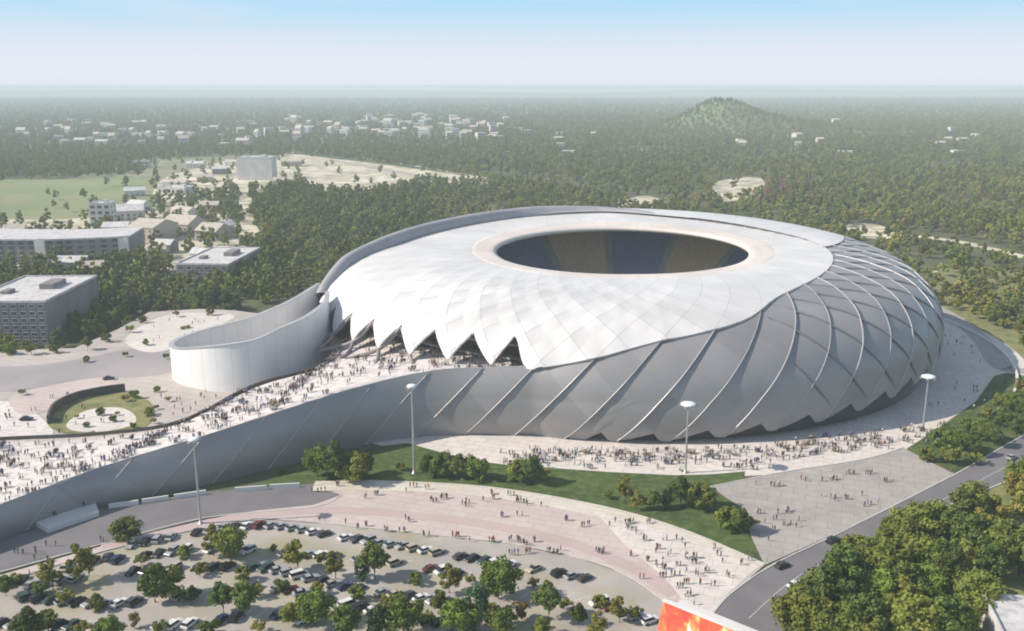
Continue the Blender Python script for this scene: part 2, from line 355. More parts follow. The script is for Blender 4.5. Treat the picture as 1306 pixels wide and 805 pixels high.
strip('road', [(1180, 345), (1220, 352), (1290, 372), (1400, 410)], 8, .10, M['sand'])
CLR = [clear_px, [(905, 252), (915, 232), (965, 226), (975, 240), (940, 256)], [(1150, 306), (1150, 292), (1310, 318), (1310, 336)],
       [(780, 262), (820, 250), (850, 258), (830, 268)], [(1070, 300), (1090, 284), (1130, 290), (1140, 304)]]
for p in CLR[1:2] + CLR[3:]: sheet('clearing', p, .08, M['sand'], 4)

# stadium plaza and roads (flush sheets, each a little above the one below)
CX, CY = 53.0, 452.0
ring = [(CX + 184 * math.cos(a), CY + 176 * math.sin(a)) for a in np.linspace(0, 2 * PI, 96, endpoint=False)]
sheet('plaza', ring, .16, M['paving'], 0, world=True)
lawn_px = [(330, 622), (360, 598), (440, 575), (520, 566), (600, 588), (650, 594), (780, 603), (860, 607), (905, 606), (950, 602), (945, 648), (960, 690), (975, 722), (860, 676), (760, 648), (620, 624), (480, 617), (400, 620)]
sheet('lawn', lawn_px, .22, M['lawn'])
sheet('forecourt', [(905, 622), (1000, 603), (1100, 587), (1152, 572), (1190, 592), (1218, 606), (1120, 655), (1060, 684), (975, 722), (960, 690), (945, 648)], .25, M['court'])
prom = [(-60, 765), (0, 735), (142, 694), (266, 663), (330, 652), (400, 645), (436, 632), (400, 622), (480, 617), (620, 624), (760, 648), (860, 676), (975, 722), (930, 760), (910, 790), (890, 805), (845, 765), (790, 730), (740, 713), (650, 694), (560, 684), (430, 670), (330, 662), (266, 673), (150, 699), (0, 745), (-60, 775)]
sheet('promenade', prom, .26, M['pink'])
strip('promenade_band', [(400, 621), (480, 620), (620, 628), (760, 652), (860, 681), (966, 726)], 7.5, .30, M['cream'], kind='structure')
sheet('promenade_end', [(760, 655), (860, 682), (968, 724), (925, 762), (905, 790), (880, 780), (850, 740), (800, 700)], .32, M['paving'])
sheet('parking_lot', [(-160, 900), (-160, 760), (0, 742), (150, 699), (266, 673), (330, 662), (430, 670), (560, 684), (650, 694), (740, 713), (790, 730), (845, 765), (905, 815), (900, 900)], .10, M['park'])
sheet('road', [(-60, 712), (0, 690), (117, 652), (263, 628), (400, 618), (436, 632), (400, 648), (266, 661), (142, 692), (0, 731), (-60, 752)], .24, M['asphalt'])
sheet('road', [(870, 860), (905, 790), (930, 760), (985, 722), (1060, 686), (1120, 656), (1218, 606), (1260, 582), (1306, 556), (1420, 500), (1440, 560), (1306, 606), (1200, 650), (1110, 690), (1060, 735), (1010, 800), (990, 880)], .28, M['asphalt'])
strip('side_road', [(1420, 490), (1306, 474), (1275, 466), (1250, 432), (1210, 402), (1150, 370)], 9, .2, M['court'])
sheet('lawn', [(1152, 576), (1195, 548), (1245, 512), (1268, 480), (1285, 476), (1420, 500), (1306, 554), (1260, 580), (1218, 604), (1190, 590)], .23, M['lawn'])
sheet('lawn', [(990, 880), (1010, 800), (1060, 735), (1110, 690), (1200, 650), (1306, 606), (1420, 570), (1500, 900)], .18, M['grassy'])
sheet('lawn', [(1212, 402), (1180, 372), (1200, 340), (1306, 345), (1420, 400), (1420, 482), (1306, 466), (1278, 458)], .12, M['grassy'])
# painted lines and kerbs
strip('lane_marking', [(955, 790), (1010, 742), (1080, 702), (1180, 650), (1306, 585), (1400, 540)], .14, .31, M['white_line'])
strip('kerb', [(905, 790), (930, 760), (985, 722), (1060, 686), (1120, 656), (1218, 606), (1260, 582), (1306, 556), (1400, 508)], .5, .28, M['kerb'], h=.14)
strip('kerb', [(1010, 800), (1060, 735), (1110, 690), (1200, 650), (1306, 606), (1420, 560)], .5, .28, M['kerb'], h=.14)
strip('kerb', [(-40, 738), (0, 731), (142, 692), (266, 661), (400, 648), (436, 632)], .5, .24, M['kerb'], h=.14)
strip('kerb', [(400, 620), (480, 616), (620, 623), (760, 647), (860, 675), (975, 721)], .45, .26, M['kerb'], h=.14)
strip('kerb', [(-40, 770), (0, 745), (150, 699), (266, 673), (330, 662), (430, 670), (560, 684), (650, 694), (740, 713), (790, 730), (845, 765), (890, 800)], .45, .16, M['kerb'], h=.22)
strip('promenade_path', [(130, 700), (266, 668), (330, 657), (430, 652), (560, 662), (700, 686), (800, 722), (860, 760)], 4.5, .29, mat('rose_paving', (.50, .39, .37), .85, var=(.45, .36, .34), scale=.06))
strip('kerb', [(905, 622), (1000, 603), (1100, 587), (1152, 572)], .5, .25, M['kerb'], h=.14)

# ------------------------------------------------------------------ the stadium
PROF = np.array([(143, 0), (146.3, 6), (148, 13), (148.3, 19), (147, 26), (143.5, 32.5), (138, 37.6), (130, 41.6), (115, 44.4), (100, 45.4), (80, 45.0), (72, 44.6), (60.5, 43.6)], float)
_pl = np.array(smooth_line(PROF, 6)); _pa = np.concatenate([[0], np.cumsum(np.hypot(*np.diff(_pl, axis=0).T))]); AMAX = _pa[-1]
def arc_of_r(r):            # arc position on the upper half for a radius
    k = len(_pl) // 3 + 0
    rr = _pl[18:, 0][::-1]; aa = _pa[18:][::-1]
    return float(np.interp(r, rr, aa))
def arc_of_z(z): return float(np.interp(z, _pl[:40, 1], _pa[:40]))
def wrap(d): return (d + 180.0) % 360.0 - 180.0
def S(phi, a, off=0.0):
    """point of the stadium's outer form: compass angle in degrees, metres up the section, offset along the normal"""
    r = float(np.interp(a, _pa, _pl[:, 0])); z = float(np.interp(a, _pa, _pl[:, 1]))
    if off:
        e = .5; r2, z2 = float(np.interp(a + e, _pa, _pl[:, 0])), float(np.interp(a + e, _pa, _pl[:, 1])); r1, z1 = float(np.interp(a - e, _pa, _pl[:, 0])), float(np.interp(a - e, _pa, _pl[:, 1]))
        dx, dz = r2 - r1, z2 - z1; n = math.hypot(dx, dz) or 1; r += dz / n * off; z -= dx / n * off
    w = max(0.0, 1 - z / 17.0); pr = math.radians(phi)
    r += w * (3.5 * math.exp(-(wrap(phi + 100) / 28) ** 2) + 3.0 * math.exp(-(wrap(phi + 55) / 25) ** 2))
    r -= 3.5 * math.exp(-(wrap(phi) / 50) ** 2) * min(1, max(0, (r - 100) / 40))
    x, y = r * math.cos(pr), r * math.sin(pr)
    if r < 100: y *= 1 - .07 * (100 - r) / 39.5
    f = min(1.0, z / 40.0)
    zz = z + f * (.03 * y - 5.0 * max(0, -math.cos(pr)) * (r / 135.0) ** 2)
    return (CX + x, CY + y, zz)
SEAM = sorted([(-112, arc_of_z(25.5)), (-108, arc_of_z(30)), (-100, arc_of_z(34.2)), (-92, arc_of_r(137)), (-77, arc_of_r(128)), (-63, arc_of_r(110)), (-39, arc_of_r(99)), (0, arc_of_r(94)),
               (28, arc_of_r(88)), (67, arc_of_r(91)), (92, arc_of_r(99)), (142, arc_of_r(104)), (170, arc_of_r(115)), (188, arc_of_r(132)), (199, arc_of_z(31))])
_sx = smooth_line(SEAM, 6); _sp = [p[0] for p in _sx]; _sa = [p[1] for p in _sx]
def seam(phi):              # phi in -112..199
    return float(np.interp(phi, _sp, _sa))
RIBN = 52; PER = 360.0 / RIBN; RATE = .31
PHI0, PHI1 = -108.0, 196.0
# ramp wall continues the shell tangentially towards the lower left
_rb = [S(PHI0, 0)[:2], P(560, 556), P(476, 566), P(400, 585), P(263, 619), P(117, 649), P(0, 690), P(-150, 745), P(-400, 830)]
_rz = [S(PHI0, seam(PHI0))[2], 23.6, 21.0, 19.2, 15.4, 11.2, 9.8, 9.0, 8.6]
_ro = [(S(PHI0, seam(PHI0))[0] - S(PHI0, 0)[0], S(PHI0, seam(PHI0))[1] - S(PHI0, 0)[1]), (1.0, 2.5), (.8, 3.2), (.6, 3.5), (.6, 3.2), (.5, 2.5), (.5, 2), (.4, 2), (.4, 2)]
_rr = smooth_line([(b[0], b[1], b[0] + o[0], b[1] + o[1], z) for b, o, z in zip(_rb, _ro, _rz)], 10)
_rs = np.concatenate([[0], np.cumsum([math.hypot(_rr[i + 1][0] - _rr[i][0], _rr[i + 1][1] - _rr[i][1]) for i in range(len(_rr) - 1)])])
_rr = np.array(_rr); RLEN = _rs[-1]; DEG = 147 * PI / 180
def ramp_at(s): return [float(np.interp(s, _rs, _rr[:, k])) for k in range(5)]
def amax(q): return seam(q) if q >= PHI0 else max(2.0, seam(PHI0) * ramp_at((PHI0 - q) * DEG)[4] / _rz[0])
def F(q, a, off=0.0):
    """silver skin: the round body for q >= PHI0, the ramp's side wall beyond it"""
    if q >= PHI0: return S(q, a, off)
    s = (PHI0 - q) * DEG; bx, by, tx, ty, tz = ramp_at(s); k = a / amax(q)
    w = math.exp(-s / 45.0); a0 = k * seam(PHI0); p = S(PHI0, a0); b0 = S(PHI0, 0); t0 = S(PHI0, seam(PHI0))
    dx = p[0] - (b0[0] + (t0[0] - b0[0]) * k); dy = p[1] - (b0[1] + (t0[1] - b0[1]) * k); kz = p[2] / t0[2]
    z = tz * (k * (1 - w) + kz * w); bul = (1 - w) * 1.6 * math.sin(PI * min(k, 1))
    oo = off * (.4 + .6 * w)
    return (bx + (tx - bx) * k + dx * w + .2 * bul - .31 * w * oo, by + (ty - by) * k + dy * w - bul - oo * .97, z)
stad = empty('stadium', (CX, CY, 0))
tag(stad, 'vast round stadium wrapped in silver spiral cladding with white roof around a dark oval opening', 'stadium')
bpy.context.view_layer.update()
def spart(name, verts, faces, m, smooth=True, uvs=None, parent=None):
    vs = [(x - CX, y - CY, z) for x, y, z in verts]
    return link(name, mesh_from(name, vs, faces, m, smooth, None, uvs), parent or stad)
def solid(o, t, off=-1):
    md = o.modifiers.new('thickness', 'SOLIDIFY'); md.thickness = t; md.offset = off; return o
# silver skin in columns that follow the ribs; every panel strip stands a little proud of the next, like blades
QJ = -19 * PER
def foot_base(q0): return (1.0 + 9.0 * max(0.0, min(1, (q0 + 92) / 42.0))) if -101 < q0 < 66 else 0.0
def foot_at(q0):
    fr = (q0 / PER) % 1.0
    return foot_base(q0) + (4.6 * max(0.0, 1 - abs(fr - .5) / .36) if -101 < q0 < 60 else 0.0)
def skin(name, q_lo, q_hi, npc, m):
    NR = 40; vs = []; uv = []; fs = []; k0 = int(math.floor(q_lo / PER)); k1 = int(math.ceil(q_hi / PER))
    for kk in range(k0, k1):
        n0 = len(vs); cols = 0
        for c in range(npc + 1):
            fr = c / npc; q0 = (kk + fr) * PER
            if q0 < q_lo - .01 or q0 > q_hi + .01: continue
            lo = foot_at(min(q0, q_hi) - 1e-6 if c == npc else q0); aend = 0.0
            while aend < AMAX:                                  # climb until the seam or the far end of the skin
                if q0 + RATE * aend > PHI1 or aend >= amax(q0 + RATE * aend): break
                aend += .25
            for j in range(NR + 1):
                a = lo + (max(aend, lo + .1) - lo) * j / NR; q = min(q0 + RATE * a, PHI1)
                vs.append(F(q, a, .7 * (fr - .5))); uv.append((q0 / PER - (1e-4 if c == npc else 0), (q + RATE * a) / PER))
            cols += 1
        for i in range(cols - 1):
            for j in range(NR):
                a = n0 + i * (NR + 1) + j; fs.append((a, a + NR + 1, a + NR + 2, a + 1))
    return spart(name, vs, fs, m, True, uv)
q_min = PHI0 - RLEN / DEG + 1
sk = skin('outer_shell', QJ, PHI1 - 2, 10, M['silver'])
rw = skin('ramp_wall', -40 * PER, QJ, 4, M['silver'])
# raised ribs along the blades
nrib = 0
for k in range(-45, 33):
    q0 = k * PER; pts = []
    if q0 < q_min + 6 or q0 > PHI1 - 8: continue
    a = foot_base(q0 + .01) + .3
    while a < AMAX:
        q = q0 + RATE * a
        if q > PHI1 or a > amax(q) - .3: break
        pts.append(F(q, a, .42)); a += 1.6
    if len(pts) < 3: continue
    mb = MB(); mb.tube([(p[0] - CX, p[1] - CY, p[2]) for p in pts], .26 if (k % 2 == 0 and q0 > PHI0 - 14) else .16, 5); mb.build('rib', M['rib'], stad, True); nrib += 1
# counter ribs, only where the photo shows the lozenge net
for k in range(-10, 20):
    q0 = k * PER; pts = []
    a = 10.0 + max(0, (q0 - 0)) * .1
    while a < AMAX:
        q = q0 - RATE * a * 1.0
        if q < -72 or q > 75: a += 1.6; continue
        if a > seam(q) - 1: break
        pts.append(S(q, a, .12)); a += 1.6
    if len(pts) < 4: continue
    mb = MB(); mb.tube([(p[0] - CX, p[1] - CY, p[2]) for p in pts], [.45 * min(1, (1 + i) / 6, (len(pts) - i) / 5) for i in range(len(pts))], 5); mb.build('cross_rib', M['rib_dark'], stad, True)

# white roof
def tooth(fr):              # 1 at an opening's apex, 0 at a tip
    f2 = (fr + .22) % 1.0
    return 1 - f2 / .72 if f2 < .72 else (f2 - .72) / .28
def roof_edge(phi):
    w = wrap(phi)
    if -164 <= w <= -108.0:                                     # saw-tooth edge over the entrance
        fr = (w / PER) % 1.0; zz = float(np.interp(w, [-160, -118], [24.5, 28.5])) + 10.0 * tooth(fr)
        lo = arc_of_z(zz); bl = min(1.0, (w + 164) / 6.0)
        b2 = min(1.0, max(0.0, (-108.0 - w) / 3.5)); b2 = b2 * b2 * (3 - 2 * b2)
        return (lo * bl + (1 - bl) * arc_of_z(33)) * b2 + (1 - b2) * (seam(max(w, -112)) - 1.6)
    p = w if w >= -112 else w + 360
    p = max(p, -112)
    return seam(min(p, 199)) - (1.6 if w < 10 and w > -107 else 1.2)
vs = []; fs = []; uv = []; NP = 1080; NT = 72; a_in = arc_of_r(71)
def roof_off(w, k, e):
    up = 1.15 if (w < -5) else 1.15 - 2.2 * min(1, (w + 5) / 50.0)
    if w > 150: up = -1.0 + 2.1 * min(1, max(0, (w - 168) / 11.0))
    return up * (1 - k) ** .7 if up > 0 else up * (1 - k) ** .5
for i in range(NP):
    phi = -180 + 360.0 * i / NP; e = roof_edge(phi); w = wrap(phi)
    for j in range(NT + 1):
        k = (j / NT) ** 1.2; a = e + (a_in - e) * k
        k = min(1.0, max(0.0, (a - 18) / (a_in - 18))); off = roof_off(w, k, e)
        fr = ((phi - RATE * a) / PER) % 1.0
        fv = ((phi + RATE * a) / PER) % 1.0; rel = max(0, 1 - abs(wrap(w + 128)) / 62.0) * (1 - k) ** .8
        vs.append(S(phi, a, off + 1.5 * rel * (abs(2 * fr - 1) * abs(2 * fv - 1) - .3) )); uv.append(((phi - RATE * a) / PER, (phi + RATE * a) / PER))
for i in range(NP):
    i2 = (i + 1) % NP
    for j in range(NT):
        if i2 == 0: continue
        fs.append((i * (NT + 1) + j, i2 * (NT + 1) + j, i2 * (NT + 1) + j + 1, i * (NT + 1) + j + 1))
n0 = len(vs); vs += vs[:NT + 1]; uv += [(u_ + RIBN, v_ + RIBN) for u_, v_ in uv[:NT + 1]]
for j in range(NT): fs.append(((NP - 1) * (NT + 1) + j, n0 + j, n0 + j + 1, (NP - 1) * (NT + 1) + j + 1))
solid(spart('roof', vs, fs, M['roof'], False, uv), .9)
vs = []; fs = []; uv = []
for i in range(361):
    phi = i
    for j, a in enumerate(np.linspace(a_in - 3, AMAX, 8)):
        vs.append(S(phi, float(a), -.35 if j in (0,) else (.15 if j < 7 else -.6))); uv.append((phi / PER, j * 1.0))
for i in range(360):
    for j in range(7):
        a = i * 8 + j; fs.append((a, a + 8, a + 9, a + 1))
solid(spart('roof_ring', vs, fs, M['roof_ring'], True, uv), 1.6)
# the outer band turns white where it crosses over the back
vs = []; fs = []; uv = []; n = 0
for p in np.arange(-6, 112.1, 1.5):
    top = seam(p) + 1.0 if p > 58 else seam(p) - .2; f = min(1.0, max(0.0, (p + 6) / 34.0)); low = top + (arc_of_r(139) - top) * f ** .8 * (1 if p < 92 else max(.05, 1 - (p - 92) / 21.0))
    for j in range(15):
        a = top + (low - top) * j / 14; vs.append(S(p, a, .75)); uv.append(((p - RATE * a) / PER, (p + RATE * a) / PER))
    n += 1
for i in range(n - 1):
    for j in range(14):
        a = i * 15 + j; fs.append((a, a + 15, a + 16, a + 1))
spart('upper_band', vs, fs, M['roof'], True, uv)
# raised lip where the outer skin climbs over the roof behind
def lip_h(p): return 4.6 * min(1, max(0, (p - 62) / 50.0)) * min(1.0, max(0.15, (PHI1 + 3 - p) / 14.0))
vs = []; fs = []; n = 0
for p in np.arange(58, PHI1 + .1, 1.5):
    a = seam(p); x, y, z = S(p, a, 0); h = lip_h(p); pr = math.radians(p); ux, uy = math.cos(pr), math.sin(pr)
    xo, yo, zo = S(p, max(a - 26, 14), .3)
    vs += [(x, y, z - 1.6), (x + ux * 1.2, y + uy * 1.2, z + h * .8), (x + ux * 3, y + uy * 3, z + h), (x + ux * 5, y + uy * 5, z + h), (x * .4 + xo * .6, y * .4 + yo * .6, zo * .35 + (z + h) * .65 - .2), (xo, yo, zo)]; n += 1
for i in range(n - 1):
    for j in range(5):
        a = i * 6 + j; fs.append((a, a + 6, a + 7, a + 1))
lipm = M['rim']
lo = spart('rim_lip', vs, fs, lipm, True)
# entrance struts below the saw-tooth edge
for k in range(-27, -18):
    w0 = k * PER
    for sgn in (-1, 1):
        top = S(w0 - .22 * PER, arc_of_z(float(np.interp(w0, [-160, -118], [33, 38]))), .1); ph = w0 + sgn * PER * .95
        zf = float(np.interp(ph, [-165, -150, -112], [15.5, 16.8, 21])); rf = float(np.interp(ph, [-165, -150, -135, -112], [150, 158, 157, 147]))
        mid = S(w0 + sgn * PER * .5, arc_of_z(float(np.interp(w0, [-160, -118], [24.0, 28.0]))), .5)
        foot = (CX + rf * math.cos(math.radians(ph)), CY + rf * math.sin(math.radians(ph)), zf)
        if ph > -111: continue
        pts = smooth_line([top, mid, foot], 6); mb = MB(); mb.tube([(p[0] - CX, p[1] - CY, p[2]) for p in pts], .8, 6); mb.build('entrance_strut', M['strut'], stad, True)
# inner drum with floors, seating bowl, pitch
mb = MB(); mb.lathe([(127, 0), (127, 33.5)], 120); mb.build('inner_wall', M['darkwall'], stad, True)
mb = MB()
for z in (22.0, 27.5): mb.lathe([(127.2, z), (131, z), (131, z + .9), (127.2, z + .9)], 120)
mb.build('concourse_balcony', M['concrete'], stad)
vs = []; fs = []
for i in range(241):
    p = -112 + 185 * i / 240
    for j in range(5): vs.append(S(p, .2 + j * 3.6, -1.7))
for i in range(240):
    for j in range(4): a = i * 5 + j; fs.append((a, a + 5, a + 6, a + 1))
spart('base_glazing', vs, fs, M['dark'])
mb = MB(); mb.lathe([(0, .6), (62, .6)], 64); mb.build('pitch', M['pitch'], stad)
NSEC = 18
for k in range(NSEC):
    t0 = 2 * PI * (k + .06) / NSEC + .13; t1 = 2 * PI * (k + .94) / NSEC + .13; vs = []; fs = []; NS = 8; rows = []
    for t in range(0, 54):                                     # stepped terraces
        r = 62 + t * 1.04; z = 5 + t * .56; rows += [(r, z), (r + 1.04, z)]
    for r, z in rows:
        for i in range(NS + 1):
            a = t0 + (t1 - t0) * i / NS; vs.append((r * math.cos(a), r * math.sin(a), z))
    for j in range(len(rows) - 1):
        for i in range(NS):
            a = j * (NS + 1) + i; fs.append((a, a + 1, a + NS + 2, a + NS + 1))
    link('seating_section', mesh_from('seating_section', vs, fs, M['seat_blue'] if k % 2 else M['seat_tan']), stad)
mb = MB(); mb.lathe([(60, 3), (61.9, 4.7), (118.2, 34.6)], 88); mb.build('stand_structure', M['concrete'], stad)
# ramp deck with parapets
def cp(r, ph): return (CX + r * math.cos(math.radians(ph)), CY + r * math.sin(math.radians(ph)))
fr_s = [0] + [s for s in np.linspace(12, RLEN, 16)]
front = []
for s in fr_s:
    bx, by, tx, ty, tz = ramp_at(s); front.append((tx + .3, ty + 1.2, tz - 1.25))
front[0] = (*cp(140, -108), 21.5); front[1] = (front[1][0], front[1][1], 21.3)
bk = [(*cp(127, -110), 21.5), (*cp(127, -125), 21), (*cp(127, -142), 20), (*cp(134, -156), 18), (*P(425, 462, 17), 17), (*P(325, 493, 15.2), 15.2), (*P(230, 540, 12), 12), (*P(120, 556, 9.6), 9.6), (*P(0, 562, 8.4), 8.4), (*P(-200, 575, 7.6), 7.6)]
bks = np.array(smooth_line(bk, 6)); fts = np.array(smooth_line(front, 4))
def resample(A, n):
    d = np.concatenate([[0], np.cumsum(np.linalg.norm(np.diff(A[:, :2], axis=0), axis=1))]); t = np.linspace(0, d[-1], n)
    return np.stack([np.interp(t, d, A[:, k]) for k in range(3)], 1)
NA = 60; FL = resample(fts, NA); BL = resample(bks, NA); vs = []; fs = []
for i in range(NA):
    for j in range(9):
        k = j / 8; vs.append(tuple(FL[i] * (1 - k) + BL[i] * k))
for i in range(NA - 1):
    for j in range(8):
        a = i * 9 + j; fs.append((a, a + 1, a + 10, a + 9))
solid(spart('ramp_deck', vs, fs, M['deck'], True), 1.0)
def deck_z(x, y):
    best = None
    for i in range(NA - 1):
        q = [FL[i], FL[i + 1], BL[i + 1], BL[i]]
        if inpoly(x, y, q):
            a, b = FL[i][:2], BL[i][:2]; d = b - a; k = float(np.clip(np.dot(np.array([x, y]) - a, d) / np.dot(d, d), 0, 1)); best = FL[i][2] * (1 - k) + BL[i][2] * k; break
    return best
def wall_along(name, line, zt, zb, th, m, parent=None, local=(0, 0), uvs=False):
    L = []; vs = []; fs = []; uv = []; d = 0
    for i, p in enumerate(line):
        a = line[max(i - 1, 0)]; b = line[min(i + 1, len(line) - 1)]; dx, dy = b[0] - a[0], b[1] - a[1]; n = math.hypot(dx, dy) or 1; nx, ny = -dy / n * th / 2, dx / n * th / 2
        if i: d += math.hypot(p[0] - line[i - 1][0], p[1] - line[i - 1][1])
        t = zt[i] if hasattr(zt, '__len__') else zt; bt = zb[i] if hasattr(zb, '__len__') else zb
        x, y = p[0] - local[0], p[1] - local[1]
        vs += [(x + nx, y + ny, bt), (x + nx, y + ny, t), (x - nx, y - ny, t), (x - nx, y - ny, bt)]; uv += [(d / 3, bt), (d / 3, t), (d / 3, t), (d / 3, bt)]
    for i in range(len(line) - 1):
        a, b = i * 4, i * 4 + 4; fs += [(a, b, b + 1, a + 1), (a + 1, b + 1, b + 2, a + 2), (a + 2, b + 2, b + 3, a + 3)]
    fs += [(0, 1, 2, 3), tuple(len(vs) - 1 - k for k in range(4))]
    return link(name, mesh_from(name, vs, fs, m, False, None, uv), parent)
fw = [tuple(p) for p in FL[2:]]
wall_along('front_parapet', [(p[0] - .1, p[1] - .75) for p in fw], [p[2] + 1.3 for p in fw], [p[2] - 1 for p in fw], .35, M['rib'], stad, (CX, CY))
bw = [tuple(p) for p in BL[int(NA * .36):]]
wall_along('back_parapet', [(p[0], p[1] + .3) for p in bw], [p[2] + 1.1 for p in bw], 0.0, .5, M['darkwall'], stad, (CX, CY))
# the curling wing wall at the back of the ramp
wing = smooth_line([(-80, 398, 33.5), (-77.5, 380, 33), (-82, 362, 31), (-90.0, 349, 29.3), (-93.5, 342.5, 28.4), (-98, 339, 27.4), (-108, 338.5, 26), (-118, 341.5, 24.3), (-128, 348, 22), (-134, 357, 21), (-133.5, 366, 21.3), (-126, 377, 22.3), (-112, 389, 24), (-98, 403, 28), (-88, 420, 32.5)], 8)
wall_along('wing_wall', [(p[0], p[1]) for p in wing], [p[2] for p in wing], 6.0, 1.4, M['wing'], stad, (CX, CY))
wall_along('wing_coping', [(p[0], p[1]) for p in wing], [p[2] + .35 for p in wing], [p[2] + .01 for p in wing], 2.0, M['rib'], stad, (CX, CY))

rp = [(CX + 177 * math.cos(math.radians(a)), CY + 170 * math.sin(math.radians(a))) for a in range(-52, 62, 3)]
g = wall_along('plaza_parapet', rp, 1.4, .1, .9, M['wallwhite']); tag(g, 'pale low parapet curving round the shaded side of the plaza', 'parapet')
strip('plaza_band', [(CX + 168 * math.cos(math.radians(a)), CY + 161 * math.sin(math.radians(a))) for a in range(-56, 66, 3)], 5, .19, M['cream'], world=True, smooth=0)
# terrace level behind the ramp
tz = 8.0
terr = [tuple(BL[-1][:2])] + [(p[0], p[1] + 1) for p in BL[int(NA * .42):-1][::-1]] + [(-70, 372), (-60, 400), (-88, 424)] + [P(u, v, tz) for u, v in [(345, 402), (300, 396), (255, 394), (190, 398), (150, 420), (95, 444), (0, 447), (-200, 455), (-260, 575)]]
terr_o = sheet('terrace', terr, tz, M['terrace'], 0, world=True, depth=7.9)
T = lambda px, name, z, m, s=4: sheet(name, px, tz + z, m, s, level=tz)
T([(-80, 470), (0, 468), (80, 462), (200, 440), (225, 462), (205, 478), (120, 484), (60, 497), (0, 500), (-80, 500)], 'terrace_road', .04, M['plaza_asph'])
T([(15, 505), (60, 493), (130, 482), (150, 492), (120, 506), (70, 520), (35, 530), (15, 520)], 'terrace_paving', .08, M['pink'])
T([(60, 540), (70, 520), (110, 508), (150, 500), (185, 508), (198, 528), (180, 548), (130, 556), (80, 552)], 'terrace_lawn', .10, M['grassy'])
T([(85, 541), (110, 524), (150, 520), (172, 530), (168, 543), (130, 551), (95, 550)], 'terrace_paving', .14, M['paving'])
T([(160, 432), (200, 406), (250, 399), (300, 403), (260, 424), (215, 446), (180, 448)], 'terrace_paving', .05, M['paving'])
T([(-100, 520), (10, 512), (60, 540), (60, 560), (-20, 575), (-150, 575)], 'terrace_paving', .06, M['deck'])
wl_pts = smooth_line([P(*p, tz) for p in [(62, 541), (70, 524), (95, 511), (130, 503), (160, 499)]], 6)
g = wall_along('curved_wall', wl_pts, tz + 3.0, tz, .8, M['darkwall']); tag(g, 'low curved dark retaining wall hugging the sunken terrace garden', 'wall')
# landing pad at the foot of the ramp wall
lp = sheet('landing', [(26, 654), (60, 634), (114, 622), (126, 652), (60, 674)], 1.7, M['wallwhite'], 0, level=1.7, kind=None, depth=1.6)
tag(lp, 'white raised landing block at the foot of the long grey ramp wall', 'landing')
for i, (a, b) in enumerate([((139, 648), (177, 643)), ((181, 642), (215, 637)), ((222, 636), (263, 630)), ((300, 627), (340, 624)), ((344, 623), (382, 621))]):
    w = wall_along('barrier_wall', [P(*a, .3), P(*b, .3)], 1.6, .15, .6, M['wallwhite'])
    tag(w, '%s low white barrier wall along the road under the ramp, counted from the landing' % ['first', 'second', 'third', 'fourth', 'fifth'][i], 'barrier', 'barrier walls by the ramp road')

# ------------------------------------------------------------------ tree prototypes
def np_rng(seed): return np.random.default_rng(seed)
def crown_mesh(name, seed, h, rx, nclump, leaf, nleaf, m, z0=.22, top=1.0, core=True):
    """foliage of one tree: leaf clumps through the crown's volume round small inner masses"""
    g = np_rng(seed); V = []; Fc = []
    zc = h * (z0 + top) / 2; hz_ = h * (top - z0) / 2; cl = []
    for i in range(nclump):
        while True:
            p = g.uniform(-1, 1, 3)
            if .25 < np.linalg.norm(p) < 1: break
        p = p / np.linalg.norm(p) * g.uniform(.4, 1.0)
        sh = 1.0 - .35 * max(p[2], 0) - .15 * max(-p[2], 0)
        cl.append((p[0] * rx * sh, p[1] * rx * sh, zc + p[2] * hz_, rx * g.uniform(.2, .4)))
    n = 0
    if core:
        for (x, y, z, r) in cl:
            b = bmesh.new(); bmesh.ops.create_icosphere(b, subdivisions=1, radius=r * .6)
            for v in b.verts: v.co = v.co * float(g.uniform(.75, 1.25)); 
            vs = [(v.co.x + x, v.co.y + y, v.co.z * .8 + z) for v in b.verts]; fs = [tuple(v.index + n for v in f.verts) for f in b.faces]
            b.free(); V += vs; Fc += fs; n += len(vs)
    for (x, y, z, r) in cl:
        for k in range(nleaf):
            d = g.normal(size=3); d /= np.linalg.norm(d); c = np.array([x, y, z]) + d * r * g.uniform(.7, 1.12) * np.array([1, 1, .85])
            nn = d + g.normal(size=3) * .55; nn /= np.linalg.norm(nn); a = np.cross(nn, g.normal(size=3)); a /= np.linalg.norm(a); bb = np.cross(nn, a)
            s1, s2 = leaf * g.uniform(.6, 1.2), leaf * g.uniform(.5, 1.0)
            V += [tuple(c + a * s1), tuple(c + bb * s2 * .8), tuple(c - a * s1 * .9), tuple(c - bb * s2)]; Fc.append((n, n + 1, n + 2, n + 3)); n += 4
    me = bpy.data.meshes.new(name); me.from_pydata(V, [], Fc); me.materials.append(m); me.update(); return me
def trunk_mesh(name, seed, h, r0):
    g = random.Random(seed); mb = MB(); top = h * .62
    pts = [(0, 0, -.3), (g.uniform(-.1, .1), g.uniform(-.1, .1), h * .2), (g.uniform(-.3, .3), g.uniform(-.3, .3), h * .42), (g.uniform(-.4, .4), g.uniform(-.4, .4), top)]
    mb.tube(pts, [r0, r0 * .75, r0 * .55, r0 * .2], 7)
    for k in range(5):
        a = 2 * PI * k / 5 + g.random(); z = h * g.uniform(.24, .42); L = h * g.uniform(.2, .3)
        mb.tube([(0, 0, z), (math.cos(a) * L * .5, math.sin(a) * L * .5, z + L * .35), (math.cos(a) * L, math.sin(a) * L, z + L * .8)], [r0 * .4, r0 * .25, r0 * .1], 5)
    return mb.mesh(name, M['bark'], True)
KINDS = []      # (adjective, crown mesh, trunk mesh, height)
